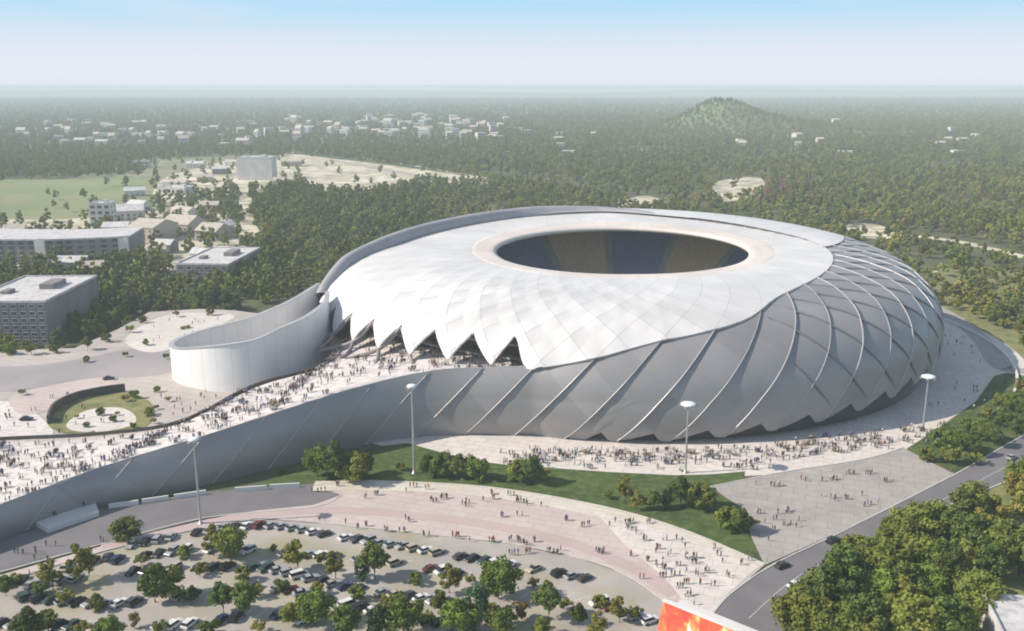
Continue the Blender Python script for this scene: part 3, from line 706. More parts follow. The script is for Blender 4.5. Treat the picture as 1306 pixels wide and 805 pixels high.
spec = [('round dark green', 0, 10.5, 4.1, 30, .36, 110, .20, 1), ('broad mid green', 2, 9.0, 5.0, 34, .38, 105, .22, 0), ('pale yellow green', 1, 9.5, 3.7, 24, .34, 105, .2, 2),
        ('tall blue green', 3, 12.0, 3.6, 30, .36, 105, .14, 3), ('small olive', 4, 6.0, 2.8, 15, .3, 100, .2, 2), ('rusty brown', 5, 5.5, 2.6, 13, .3, 90, .2, 4), ('bushy green', 6, 7.0, 4.0, 24, .34, 100, .08, 0)]
for adj, sd, h, rx, nc, lf, nl, z0, mi_ in spec:
    KINDS.append((adj, crown_mesh('crown', 11 + sd, h, rx, nc, lf, nl, M['leaf'][mi_], z0), trunk_mesh('trunk', sd, h, h * .028), h, rx))
WORDS = ['first', 'second', 'third', 'fourth', 'fifth', 'sixth', 'seventh', 'eighth', 'ninth', 'tenth', 'eleventh', 'twelfth', 'thirteenth', 'fourteenth', 'fifteenth', 'sixteenth', 'seventeenth', 'eighteenth', 'nineteenth', 'twentieth',
         'twenty-first', 'twenty-second', 'twenty-third', 'twenty-fourth', 'twenty-fifth', 'twenty-sixth', 'twenty-seventh', 'twenty-eighth', 'twenty-ninth', 'thirtieth']
TREES = []
def tree(x, y, z, k, sc, label, group, rz=None):
    adj, cm, tm, h, rx = KINDS[k]; o = empty('shrub' if k == 6 and sc < .5 else 'tree', (x, y, z), rnd.uniform(0, 6.28) if rz is None else rz)
    s2 = sc * rnd.uniform(.93, 1.07); o.scale = (sc, sc, s2)
    tag(o, label, 'shrub' if k == 6 and sc < .5 else 'tree', group)
    c = link('crown', cm, o); t = link('trunk', tm, o); TREES.append((x, y)); return o
def tree_rows(rows, phrase, group, z=0.1, boost=1.0):
    """rows: {adjective kind: ...}; each tree gets its own ordinal along its line of sight among its like"""
    cnt = {}
    for (u, v, k, sc) in sorted(rows):
        sc *= boost
        cnt[k] = cnt.get(k, 0) + 1; x, y = P(u, v, z)
        tree(x, y, z, k, sc, '%s %s tree %s' % (WORDS[min(cnt[k] - 1, 29)], KINDS[k][0], phrase), group)
# (u, v of the foot, kind, scale)
tree_rows([(38, 822, 0, .8), (68, 752, 2, .78), (103, 742, 2, .95), (160, 690, 6, .95), (198, 768, 0, .9), (216, 764, 6, 1.05), (272, 708, 2, .85), (292, 712, 1, .85), (380, 728, 2, .85), (428, 738, 2, .72), (478, 738, 0, .85),
           (463, 742, 3, .55), (285, 782, 0, .72), (312, 786, 0, .75), (378, 794, 6, .8), (402, 796, 1, .8), (636, 764, 1, .95), (573, 756, 2, .75), (606, 806, 3, .95), (585, 812, 1, .8), (700, 790, 0, .8), (665, 790, 5, .85),
           (790, 794, 2, .6), (738, 800, 0, .5), (515, 812, 1, .9), (480, 818, 3, .7), (172, 802, 5, .6), (8, 760, 0, .5), (245, 770, 0, .4), (640, 812, 1, .7), (560, 775, 6, .6), (348, 705, 5, .4), (140, 820, 1, .6), (440, 820, 0, .8), (760, 815, 2, .6)],
          'in the car park, counted from the ramp road side', 'trees in the car park', .12, 1.08)
tree_rows([(405, 607, 1, .85), (428, 614, 0, 1.0), (452, 614, 6, 1.25), (468, 606, 0, .6), (545, 608, 0, .66), (563, 607, 6, .95), (585, 610, 0, .7), (608, 612, 6, .95), (660, 614, 6, .9), (680, 618, 0, .72), (692, 614, 4, .7), (797, 642, 2, .72),
           (812, 650, 2, .55), (832, 650, 0, .55), (850, 648, 3, .5), (868, 646, 0, .78), (890, 648, 6, 1.0), (905, 652, 0, .5), (928, 676, 6, .85), (945, 682, 0, .6), (775, 636, 4, .45), (955, 676, 4, .7), (510, 600, 4, .5)],
          'on the grass wedge between promenade and stadium', 'trees on the grass wedge', .24, 1.15)
tree_rows([(1180, 588, 6, .7), (1198, 572, 6, 1.0), (1215, 592, 4, 1.2), (1222, 575, 1, .85), (1240, 582, 0, .75), (1250, 562, 1, .85), (1268, 570, 0, .75), (1280, 545, 1, .8), (1296, 560, 0, .75), (1292, 525, 1, .8), (1306, 540, 0, .8), (1255, 542, 2, .7), (1230, 556, 0, .7),
           (1318, 520, 1, .9), (1275, 522, 6, .9), (1340, 520, 0, .9), (1245, 592, 4, .8), (1300, 505, 2, .8), (1205, 590, 4, .6)],
          'on the lawn between the plaza and the road bend', 'trees on the lawn by the road bend', .24)
_br = []
g = random.Random(5)
for i, (u, v) in enumerate([(1025, 815), (1048, 790), (1068, 770), (1050, 830), (1090, 750), (1085, 795), (1100, 830), (1115, 735), (1120, 775), (1140, 715), (1135, 755), (1145, 800), (1150, 840), (1165, 700), (1165, 740), (1180, 775), (1195, 690), (1190, 725),
                            (1215, 710), (1225, 680), (1245, 700), (1255, 668), (1275, 685), (1290, 655), (1306, 680), (1225, 745), (1240, 790), (1255, 750), (1205, 760), (1185, 810), (1222, 815), (1160, 830), (1090, 720), (1115, 800), (1280, 725), (1300, 735), (1265, 710), (1085, 835), (1072, 805), (1150, 775), (1195, 750), (1240, 720), (1180, 745), (1330, 660), (1110, 855), (1200, 830), (1240, 665), (1310, 640), (1270, 720)]):
    _br.append((u + g.uniform(-4, 4), v + g.uniform(-4, 4), g.choice([0, 1, 2, 6, 0, 1]), g.uniform(1.0, 1.4)))
tree_rows(_br, 'in the grove beyond the road, below its bend', 'trees of the grove below the road', .2)
tree_rows([(20, 745, 4, .6), (52, 758, 6, .5), (85, 770, 4, .7), (125, 778, 6, .55), (180, 722, 4, .6), (235, 712, 6, .5), (255, 735, 4, .65), (310, 740, 6, .55), (325, 762, 4, .7), (360, 755, 6, .5), (410, 720, 4, .55), (405, 758, 4, .6), (455, 765, 6, .55), (495, 775, 4, .65), (530, 745, 6, .5), (545, 795, 4, .6), (600, 745, 4, .5),
           (625, 790, 6, .55), (680, 750, 4, .5), (690, 812, 6, .6), (720, 778, 4, .6), (765, 775, 6, .45), (810, 790, 4, .6), (60, 800, 6, .6), (105, 812, 4, .7), (205, 808, 4, .6), (270, 812, 6, .6), (330, 808, 4, .6)],
          'low between the parking rows, counted from the ramp road', 'low shrubs between the parking rows', .12)
tree_rows([(12, 452, 6, .7), (40, 452, 4, .9), (70, 450, 6, .6), (112, 446, 0, .6), (136, 436, 6, .6), (166, 424, 4, .7), (182, 412, 6, .5), (225, 404, 4, .6), (268, 402, 6, .6), (212, 458, 4, .5), (160, 455, 4, .45), (110, 462, 6, .4), (232, 440, 4, .45), (186, 440, 6, .4), (28, 504, 4, .45), (200, 500, 6, .35), (215, 512, 4, .4)],
          'planted on the terrace around its road', 'plants along the terrace road', 8.1)
tree_rows([(118, 556, 4, .35), (128, 530, 6, .4), (145, 538, 6, .35), (160, 512, 4, .5), (172, 508, 6, .45), (150, 530, 4, .3), (190, 530, 6, .45), (196, 540, 4, .4), (110, 545, 6, .3), (170, 546, 6, .3), (200, 522, 4, .35), (98, 534, 4, .3)],
          'in the sunken terrace garden', 'plants in the terrace garden', 8.1)

# ------------------------------------------------------------------ wider planting: the 300 trees that show largest are things, the rest one wood
holes = []
def in_clear(u, v):
    for c in CLR:
        if inpoly(u, v, c): return True
    return False
field_a = [(-300, 288), (-300, 229), (60, 229), (170, 226), (205, 250), (190, 275), (90, 281)]
field_b = [(165, 228), (200, 205), (290, 198), (345, 198), (325, 240), (215, 262), (190, 250)]
town = [(-60, 345), (-60, 283), (180, 262), (262, 262), (322, 300), (300, 325), (225, 335), (170, 338), (100, 345)]
roadp = [(308, 236), (318, 236), (322, 270), (326, 292), (340, 314), (328, 316), (312, 296), (304, 262)]
bld = [(-20, 452, 75, 385), (220, 368, 302, 325)]
def wood_density(u, v, x, y):
    r = math.hypot(x - CX, y - CY)
    if r < 192: return 0
    if y < 385: return 0
    if u < -25 or u > 1330: return .8 if y > 600 else .45
    if in_clear(u, v) or inpoly(u, v, roadp): return .04
    if inpoly(u, v, field_a): return .015
    if inpoly(u, v, field_b): return .09
    if inpoly(u, v, town): return .22
    for a, b, c, d in bld:
        if a < u < c and d < v < b: return 0
    if v > 150 + 0 and u > 0 and inpoly(u, v, [(1178, 392), (1210, 380), (1320, 395), (1320, 470), (1278, 466), (1250, 430), (1210, 402)]): return .0 if inpoly(u, v, [(1200, 398), (1214, 394), (1262, 428), (1284, 464), (1320, 468), (1320, 480), (1270, 474), (1240, 436)]) else .9
    if u > 1100 and v > 300 and v < 395: return .42
    if v > 392 and u < 360: return 1.0 if inpoly(u, v, [(-40, 480), (-40, 420), (60, 430), (90, 436), (70, 455), (40, 470)]) or inpoly(u, v, [(88, 440), (60, 385), (330, 385), (310, 405), (200, 402), (140, 425), (120, 445)]) else .06
    wv = .5 + .5 * (math.sin(x * .011 + 1.3 * math.sin(y * .006)) * math.sin(y * .0085 + 1.7 * math.sin(x * .007)))
    if u > 600 and wv < .16: return .35
    if math.hypot(x - HILL[0], y - HILL[1]) < 330: return 1.0
    if v < 150: return .45
    if u < 600 and v < 190: return .62
    if u > 880 and 222 < v < 290 and u < 1000: return .6
    return .93
def hidden(x, y, h):       # behind the stadium's bulk or outside the view
    u, v = proj(x, y, h)
    if u < -190 or u > 1500 or v > 830: return True
    d = ((u - 800) / 375.0) ** 2 + ((v - 400) / 118.0) ** 2
    return d < 1
pts = []; g = random.Random(21); y = 395.0
while y < 9000:
    s = 6.6 + .0040 * y; x = -.74 * y - 20
    while x < .76 * y + 20:
        xx = x + g.uniform(-.5, .5) * s; yy = y + g.uniform(-.5, .5) * s
        u, v = proj(xx, yy, 0)
        if g.random() < wood_density(u, v, xx, yy):
            hh = 9 * (1 + yy / 9000)
            if not hidden(xx, yy, 11): pts.append((xx, yy, hill_h(xx, yy)))
        x += s
    y += s
pts.sort(key=lambda p: p[0] ** 2 + p[1] ** 2)
tree_budget = max(0, 296 - len(TREES))
near, far = pts[:tree_budget], pts[tree_budget:]
zone_cnt = {}
for (x, y, z) in near:
    u, v = proj(x, y, 0); k = g.choice([0, 0, 1, 3, 6, 2]) if u < 600 else g.choice([0, 1, 2, 1, 6, 4])
    if u > 1000: zn = 'on the shaded slope behind the stadium, past the curved side road'
    elif u < 110 and v > 400: zn = 'beside the plain dark block at the terrace edge'
    elif u < 345: zn = 'in the thick belt between the terrace and the pale blocks'
    else: zn = 'crowding behind the curled wing wall'
    tree(x, y, z, k, g.uniform(.8, 1.15), '%s tree %s' % (KINDS[k][0], zn), '%s trees %s' % (KINDS[k][0], zn))
# the wood: far prototypes scattered by geometry nodes
fp = bpy.data.collections.new('wood_sources')
def far_proto(i, h, rx, mi_, nc, nl, leaf):
    me = crown_mesh('wood_tree', 60 + i, h, rx, nc, leaf, nl, M['leaf_far'][mi_], .1)
    o = bpy.data.objects.new('wood_tree', me); fp.objects.link(o)
for i, a in enumerate([(10, 4.5, 0, 14, 20, .8), (11, 4.2, 1, 14, 20, .8), (9, 4.4, 0, 12, 20, .8), (12, 4.0, 1, 14, 20, .8), (8.5, 4.3, 2, 12, 20, .8), (10, 4.6, 0, 14, 20, .8), (8, 3.8, 3, 11, 18, .8)]): far_proto(i, *a)
def scatter(name, points, coll, nproto, pick, scales, label_kind='stuff'):
    me = bpy.data.meshes.new(name); n = len(points); me.vertices.add(n)
    me.vertices.foreach_set('co', np.array(points, dtype=np.float32).ravel())
    for an, dt, data in (('pick', 'INT', pick), ('size', 'FLOAT', scales), ('turn', 'FLOAT', np.random.default_rng(3).uniform(0, 6.28, n))):
        at = me.attributes.new(an, dt, 'POINT'); at.data.foreach_set('value', np.array(data, dtype=np.int32 if dt == 'INT' else np.float32))
    o = link(name, me); ng = bpy.data.node_groups.new(name + '_nodes', 'GeometryNodeTree')
    ng.interface.new_socket('Geometry', in_out='INPUT', socket_type='NodeSocketGeometry'); ng.interface.new_socket('Geometry', in_out='OUTPUT', socket_type='NodeSocketGeometry')
    N = ng.nodes; L = ng.links; gi = N.new('NodeGroupInput'); go = N.new('NodeGroupOutput'); m2p = N.new('GeometryNodeMeshToPoints'); iop = N.new('GeometryNodeInstanceOnPoints')
    ci = N.new('GeometryNodeCollectionInfo'); ci.inputs['Collection'].default_value = coll; ci.inputs['Separate Children'].default_value = True; ci.inputs['Reset Children'].default_value = True
    def attr(nm, dt):
        a = N.new('GeometryNodeInputNamedAttribute'); a.data_type = dt; a.inputs['Name'].default_value = nm; return a.outputs['Attribute']
    cb = N.new('ShaderNodeCombineXYZ'); L.new(attr('turn', 'FLOAT'), cb.inputs['Z']); e2r = N.new('FunctionNodeEulerToRotation'); L.new(cb.outputs[0], e2r.inputs[0])
    L.new(gi.outputs[0], m2p.inputs[0]); L.new(m2p.outputs[0], iop.inputs['Points']); L.new(ci.outputs[0], iop.inputs['Instance']); iop.inputs['Pick Instance'].default_value = True
    L.new(attr('pick', 'INT'), iop.inputs['Instance Index']); L.new(e2r.outputs[0], iop.inputs['Rotation']); L.new(attr('size', 'FLOAT'), iop.inputs['Scale']); L.new(iop.outputs[0], go.inputs[0])
    md = o.modifiers.new('scatter', 'NODES'); md.node_group = ng; tag(o, kind=label_kind); return o
pk = []; szs = []
for (x, y, z) in far:
    u, v = proj(x, y, 0)
    rusty = 960 < u < 1040 and 235 < v < 262 and g.random() < .5
    pk.append(6 if rusty else g.choice([0, 1, 2, 3, 4, 5] if u > 560 else [0, 1, 1, 3, 5, 3])); szs.append(g.uniform(.72, 1.2) * (1 + max(0, y - 1500) / 7000))
print('TREES', len(TREES), 'far', len(far))
scatter('woodland', far, fp, 7, pk, szs)

# ------------------------------------------------------------------ buildings
def block(name, c, size, h, rz, wallm, label, group=None, floors=4, bays=6, roof_h=.8, plant=True, cat='building', z0=0.0, windows=True):
    o = empty(name, (c[0], c[1], z0), rz); tag(o, label, cat, group); w, d = size
    mb = MB(); mb.box((0, 0, h / 2), (w, d, h)); mb.build('wall', wallm, o)
    mb = MB(); mb.box((0, 0, h + .15), (w + .4, d + .4, .3)); 
    for sx, sy, bw, bd in ((0, -d / 2, w + .5, .4), (0, d / 2, w + .5, .4), (-w / 2, 0, .4, d - .5), (w / 2, 0, .4, d - .5)): mb.box((sx, sy, h + .3 + roof_h / 2), (bw, bd, roof_h))
    mb.build('roof', M['b_roof'], o)
    if plant:
        mb = MB(); mb.box((w * .18, d * .1, h + 1.6), (w * .18, d * .25, 2.6)); mb.build('stair_head', wallm, o)
        mb = MB(); mb.box((-w * .22, -d * .15, h + 1.1), (w * .1, d * .12, 1.6)); mb.build('ventilation_unit', wallm, o)
    if windows:
        wm = bpy.data.meshes.get('win_%d_%d' % (round(w / bays * 10), round(h / floors * 10)))
        if wm is None:
            mb = MB(); ww, wh = w / bays * .62, h / floors * .5; mb.box((0, 0, 0), (ww, .12, wh), m=0)
            for sx in (-1, 1): mb.box((sx * (ww / 2 + .08), -.02, 0), (.14, .2, wh + .3), m=1)
            mb.box((0, -.02, wh / 2 + .08), (ww, .2, .14), m=1); mb.box((0, -.04, -wh / 2 - .08), (ww, .3, .14), m=1)
            wm = mb.mesh('win_%d_%d' % (round(w / bays * 10), round(h / floors * 10)), [M['b_window'], M['b_white']])
        for f in range(floors):
            for b in range(bays):
                k = link('window', wm, o); k.location = (-w / 2 + (b + .5) * w / bays, -d / 2 - .05, (f + .5) * h / floors)
            nb = max(2, int(d / w * bays * .7))
            for b in range(nb):
                if floors * (bays + nb) > 90: break
                k = link('window', wm, o); k.location = (w / 2 + .05, -d / 2 + (b + .5) * d / nb, (f + .5) * h / floors); k.rotation_euler = (0, 0, PI / 2)
    return o
def center(u0, u1, v, depth, z=0.0):
    a = P(u0, v, z); b = P(u1, v, z); return ((a[0] + b[0]) / 2, (a[1] + b[1]) / 2 + depth / 2), abs(b[0] - a[0])
c, w = center(-42, 60, 440, 62); block('apartment_block', (c[0], c[1]), (w, 62), 20.5, .03, M['b_lilac'], 'dark plain apartment block with pale flat roof at the edge of the terrace', floors=6, bays=9)
c, w = center(228, 296, 362, 66); block('apartment_block', c, (w, 62), 11.5, -.06, M['b_lilac'], 'low grey block with white flat roof standing alone among trees behind the wing wall', floors=3, bays=6)
# curved long building
cb_ = empty('curved_building', (-330, 690, 0)); tag(cb_, 'long curved pale building with dark glazed bays between white fins', 'building')
arcp = smooth_line([(-450, 668), (-400, 655), (-350, 650), (-310, 652), (-272, 664)], 6)
mb = MB(); vsb = []; n = len(arcp); fsb = []
for x, y in arcp: vsb += [(x + 330, y - 690, 0), (x + 330, y - 690, 15.5), (x + 330 - (x + 330) * .12, y - 690 + 44, 15.5), (x + 330 - (x + 330) * .12, y - 690 + 44, 0)]
for i in range(n - 1):
    a, b = i * 4, i * 4 + 4; fsb += [(a, b, b + 1, a + 1), (a + 2, b + 2, b + 3, a + 3)]
fsb += [(0, 1, 2, 3), (n * 4 - 1, n * 4 - 2, n * 4 - 3, n * 4 - 4)]
link('wall', mesh_from('wall', vsb, fsb, M['b_lilac']), cb_)
vsr = []; fsr = []
for x, y in arcp: vsr += [(x + 330, y - 691.2, 15.52), (x + 330, y - 691.2, 16.6), (x + 330 - (x + 330) * .12, y - 690 + 45, 16.6), (x + 330 - (x + 330) * .12, y - 645, 15.52)]
for i in range(n - 1):
    a, b = i * 4, i * 4 + 4; fsr += [(a, b, b + 1, a + 1), (a + 1, b + 1, b + 2, a + 2), (a + 2, b + 2, b + 3, a + 3), (a, a + 3, b + 3, b)]
fsr += [(0, 1, 2, 3), (n * 4 - 1, n * 4 - 2, n * 4 - 3, n * 4 - 4)]
link('roof', mesh_from('roof', vsr, fsr, M['b_roof']), cb_)
finm = MB(); finm.box((0, 0, 7.7), (7, 2.2, 15.4)); finm = finm.mesh('fin_bay', M['b_white'])
winm = MB(); winm.box((0, 0, 0), (3.4, .3, 2.5), m=0); winm.box((0, -.1, -1.25), (3.3, .4, .2), m=1); winm = winm.mesh('long_window', [M['b_window'], M['b_white']])
for t in (.06, .36, .63, .96):
    i = int(t * (n - 1)); x, y = arcp[i]; k = link('fin_bay', finm, cb_); k.location = (x + 330, y - 690 - .6, 0)
for i in range(1, n - 1):
    if any(abs(i - int(t * (n - 1))) < 1 for t in (.06, .36, .63, .96)): continue
    x, y = arcp[i]; dx, dy = arcp[i + 1][0] - arcp[i - 1][0], arcp[i + 1][1] - arcp[i - 1][1]
    for f in range(4):
        k = link('window', winm, cb_); k.location = (x + 330, y - 690 - .1, 2.4 + f * 3.7); k.rotation_euler = (0, 0, math.atan2(dy, dx))
def gable(name, c, size, h, rh, rz, wallm, roofm, label, group=None, cat='house', z0=0.0):
    o = empty(name, (c[0], c[1], z0), rz); tag(o, label, cat, group); w, d = size
    mb = MB(); mb.box((0, 0, h / 2), (w, d, h)); mb.add([(-w / 2, -d / 2, h), (-w / 2, d / 2, h), (-w / 2, 0, h + rh)], [(0, 1, 2)]); mb.add([(w / 2, -d / 2, h), (w / 2, d / 2, h), (w / 2, 0, h + rh)], [(0, 2, 1)]); mb.build('wall', wallm, o)
    e = .6; k = rh / (d / 2); mb = MB()
    for s in (-1, 1):
        vs = [(-w / 2 - e, s * (d / 2 + e), h - e * k + .1), (w / 2 + e, s * (d / 2 + e), h - e * k + .1), (w / 2 + e, 0, h + rh + .1), (-w / 2 - e, 0, h + rh + .1)]
        vs += [(x, y, z + .3) for x, y, z in vs]; mb.add(vs, [(0, 1, 2, 3), (4, 7, 6, 5), (0, 4, 5, 1), (2, 6, 7, 3), (1, 5, 6, 2), (0, 3, 7, 4)])
    mb.build('roof', roofm, o)
    mb = MB(); nb = max(2, int(w / 5))
    wm = bpy.data.meshes.get('house_window') 
    if wm is None:
        q = MB(); q.box((0, 0, 0), (1.8, .16, 1.7), m=0); q.box((0, -.05, -.95), (2.1, .3, .16), m=1); wm = q.mesh('house_window', [M['b_window'], M['b_white']])
    for b in range(nb):
        for f in range(max(1, int(h / 3.4))):
            k_ = link('window', wm, o); k_.location = (-w / 2 + (b + .5) * w / nb, -d / 2 - .06, 1.9 + f * 3.2)
    return o
gs = [((168, 208, 308, 30), 11, 5, 'beige hall with pitched roof at the end of the curved building'), ((208, 250, 300, 26), 9, 6, 'large pale gabled hall with twin roof slopes before the sandy road'), ((252, 284, 306, 22), 7, 5, 'long cream gabled house with bright roof edge beside the road')]
for (u0, u1, v, d), h, rh, lb in gs:
    c, w = center(u0, u1, v, d); gable('hall', c, (w, d), h, rh, -.35, M['b_beige'], M['b_tile'], lb, None, 'building')
c, w = center(112, 142, 290, 20); block('tower_block', c, (18, 16), 20, .1, M['b_white'], 'small white tower rising behind the curved building roof', floors=4, bays=3)
c, w = center(148, 172, 282, 20); gable('hall', c, (26, 18), 9, 5, .3, M['b_white'], M['b_roof'], 'small white gabled building behind the curved building', None, 'building')
c, w = center(303, 347, 230, 30); block('slab_block', c, (w, 30), 29, .02, M['b_white'], 'tall plain white slab block at the edge of the bare clearing', windows=False)
c, w = center(205, 240, 248, 22); block('hall_shed', c, (36, 24), 7, -.3, M['b_white'], 'white flat roofed shed on the dry meadow', floors=1, bays=6)
c, w = center(168, 186, 215, 22); block('hall_shed', c, (24, 18), 10, .2, M['b_white'], 'small bright building on the far edge of the dry meadow', floors=2, bays=4)
c, w = center(1290, 1350, 850, 30); block('flat_roof_building', (c[0] + 10, c[1] - 14), (34, 24), 7, -.22, M['b_white'], 'pale flat roofed building beside the dark grove', floors=2, bays=6)
hg = random.Random(44); hk = [('cream gabled', M['b_white'], M['b_tile']), ('white', M['b_white'], M['b_roof']), ('sandy', M['b_beige'], M['b_tile']), ('grey', M['b_lilac'], M['b_roof'])]
for (u, v, w_, d_, h_, r_, k_, lb) in [(20, 300, 16, 11, 5, .2, 0, 'before the field behind the curved building'), (178, 268, 22, 12, 6, -.5, 1, 'among trees beyond the small white tower'), (236, 275, 26, 12, 5, -.6, 0, 'along the sandy road to the clearing'),
      (268, 268, 18, 12, 5, .1, 2, 'at the top of the sandy road'), (282, 296, 20, 11, 5, .9, 1, 'where the sandy road meets the thick wood'), (150, 300, 20, 14, 7, .1, 1, 'wedged against the curved building end'), (196, 330, 18, 12, 5, .2, 0, 'between curved building and the lone grey block'),
      (212, 322, 14, 12, 6, -.2, 3, 'in front of the pale twin hall'), (300, 330, 15, 10, 5, .3, 2, 'behind the lone grey block in trees'), (90, 345, 24, 13, 6, .05, 1, 'at the foot of the curved building'), (118, 352, 15, 12, 6, .3, 0, 'in trees below the curved building'),
      (260, 330, 16, 10, 4, -.3, 1, 'just behind the lone grey block'), (172, 250, 22, 14, 6, .4, 1, 'at the tip of the green field'), (225, 238, 30, 12, 5, -.2, 0, 'in the middle of the dry meadow'), (262, 232, 20, 12, 6, .2, 2, 'on the dry meadow beside the slab block'),
      (250, 214, 26, 14, 6, 0, 1, 'on the far side of the dry meadow'), (282, 222, 24, 14, 7, .3, 3, 'between meadow and slab block'), (365, 236, 30, 14, 6, .1, 0, 'on the bare clearing in front of the wood'), (298, 212, 22, 14, 6, -.2, 0, 'behind the slab block'), (372, 212, 30, 14, 7, .1, 2, 'on the bare clearing beside its road')]:
    x, y = P(u, v, 0); gable('house', (x, y), (w_, d_), h_ * 1.1, 3.2, r_, hk[k_][1], hk[k_][2], '%s house %s' % (hk[k_][0], lb), 'small houses beyond the stadium')
# town in the haze
g = random.Random(12); hw = [(M['b_white'], M['b_roof']), (M['b_white'], M['b_white']), (M['b_beige'], M['b_tile']), (M['b_white'], M['b_tile'])]
town_list = []
for i in range(85): town_list.append((g.gauss(480, 75), g.uniform(152, 178), g.uniform(9, 24)))
for i in range(55): town_list.append((g.uniform(-5, 385), g.uniform(155, 190), g.uniform(9, 20)))
for i in range(14): town_list.append((g.uniform(570, 680), g.uniform(163, 180), g.uniform(9, 18)))
for i in range(22): town_list.append((g.uniform(700, 1306), g.uniform(152, 200), g.uniform(8, 15)))
hp = {}
for i, (u, v, h) in enumerate(sorted(town_list)):
    x, y = P(u, v, 0)
    if math.hypot(x - HILL[0], y - HILL[1]) < 330: continue
    kind = i % 4; kn = ['grey flat-roofed', 'bright white flat-roofed', 'sandy pitch-roofed', 'white pitch-roofed'][kind]; lb, gp = ('hazy %s block in the distant town, %s one' % (kn, 'a taller' if h > 16 else 'a lower'), 'blocks of the distant town') if u < 600 else ('%s building showing above the far woods' % kn, 'buildings in the far woods')
    if kind not in hp:
        mbw = MB(); mbw.box((0, 0, .5), (1, 1, 1)); mw = mbw.mesh('wall', hw[kind][0])
        mbr = MB()
        if kind < 2: mbr.box((0, 0, 1.03), (1.03, 1.03, .06))
        else: mbr.add([(-.53, -.55, 1.0), (.53, -.55, 1.0), (.53, .55, 1.0), (-.53, .55, 1.0), (-.53, 0, 1.3), (.53, 0, 1.3)], [(0, 1, 5, 4), (2, 3, 4, 5), (0, 4, 3), (1, 2, 5), (0, 3, 2, 1)])
        mbx = MB()
        for f in range(4): mbx.box((0, -.502, .16 + f * .22), (.86, .01, .09))
        hp[kind] = (mw, mbr.mesh('roof', hw[kind][1]), mbx.mesh('window_band', M['b_window']))
    o = empty('town_building', (x, y, hill_h(x, y)), g.uniform(-.5, .5)); o.scale = (g.uniform(11, 26), g.uniform(11, 18), h); tag(o, lb, 'building', gp)
    for nm, me in zip(('wall', 'roof', 'window_band'), hp[kind]): link(nm, me, o)

# ------------------------------------------------------------------ cars
def car_proto(kind):
    L, W = (4.4, 1.8) if kind == 0 else (4.6, 1.9) if kind == 1 else (4.9, 1.95)
    prof = [[(-2.2, .35), (-2.22, .75), (-1.95, .92), (1.0, .95), (2.0, .82), (2.2, .62), (2.15, .3)], [(-2.3, .38), (-2.3, .95), (-2.1, 1.05), (1.1, 1.05), (2.1, .92), (2.3, .68), (2.25, .36)], [(-2.4, .38), (-2.42, 1.0), (-2.3, 1.1), (1.5, 1.1), (2.2, .95), (2.45, .65), (2.4, .36)]][kind]
    cab = [[(-1.75, .9), (-1.15, 1.42), (.1, 1.46), (.95, .93)], [(-2.15, 1.03), (-1.9, 1.66), (.2, 1.70), (1.1, 1.03)], [(-2.35, 1.08), (-2.3, 1.9), (.9, 1.92), (1.7, 1.08)]][kind]
    mb = MB(); n = len(prof); vs = []
    for s in (-1, 1):
        for x, z in prof: vs.append((x, s * W / 2 * (1 if z < .8 else .95), z))
    mb.add(vs, [tuple(range(n))[::1], tuple(range(n, 2 * n))[::-1]] + [(i, i + n, (i + 1) % n + n, (i + 1) % n) for i in range(n)])
    (a, z0), (b, z1), (c, z2), (d, z3) = cab; w1 = W / 2 * .78
    mb.add([(b, -w1, z1), (c, -w1, z2), (c, w1, z2), (b, w1, z1), (b, -w1, z1 + .05), (c, -w1, z2 + .05), (c, w1, z2 + .05), (b, w1, z1 + .05)], [(4, 5, 6, 7), (0, 1, 5, 4), (1, 2, 6, 5), (2, 3, 7, 6), (3, 0, 4, 7), (0, 3, 2, 1)])
    body = mb.v, mb.f
    mg = MB(); w0 = W / 2 * .93
    mg.add([(a, -w0, z0), (b, -w1, z1), (c, -w1, z2), (d, -w0, z3), (a, w0, z0), (b, w1, z1), (c, w1, z2), (d, w0, z3)], [(0, 1, 2, 3), (7, 6, 5, 4), (0, 4, 5, 1), (2, 6, 7, 3)])
    glass = mg.mesh('windows', M['glass'])
    mw = MB(); mw.tube([(0, -.11, 0), (0, .11, 0)], .33, 14); wheel = mw.mesh('wheel', M['tyre'])
    ml = MB(); ml.box((0, 0, 0), (.06, .34, .14)); lamp = ml.mesh('headlight', M['lamp'])
    return body, glass, wheel, lamp, L, W, prof
CP = [car_proto(k) for k in range(3)]; bodies = {}
def car(x, y, z, rz, colr, k, label, group):
    body, glass, wheel, lamp, L, W, prof = CP[k]
    key = (k, colr)
    if key not in bodies: bodies[key] = mesh_from('body', body[0], body[1], M['car'][colr])
    o = empty('parked_car' if 'parked' in group else 'car', (x, y, z), rz); tag(o, label, 'van' if k == 2 else 'car', group)
    link('body', bodies[key], o); link('windows', glass, o)
    for sx in (-1.35, 1.38):
        for sy in (-1, 1):
            w = link('wheel', wheel, o); w.location = (sx, sy * (W / 2 - .1), .33)
    for sy in (-1, 1):
        w = link('headlight', lamp, o); w.location = (prof[-2][0] - .01, sy * (W / 2 - .3), .66)
g = random.Random(31); colnames = ['dark grey', 'black', 'white', 'silver', 'black', 'dark red', 'silver', 'dark blue', 'dark grey', 'beige', 'white', 'dark green', 'silver', 'white', 'silver', 'white']
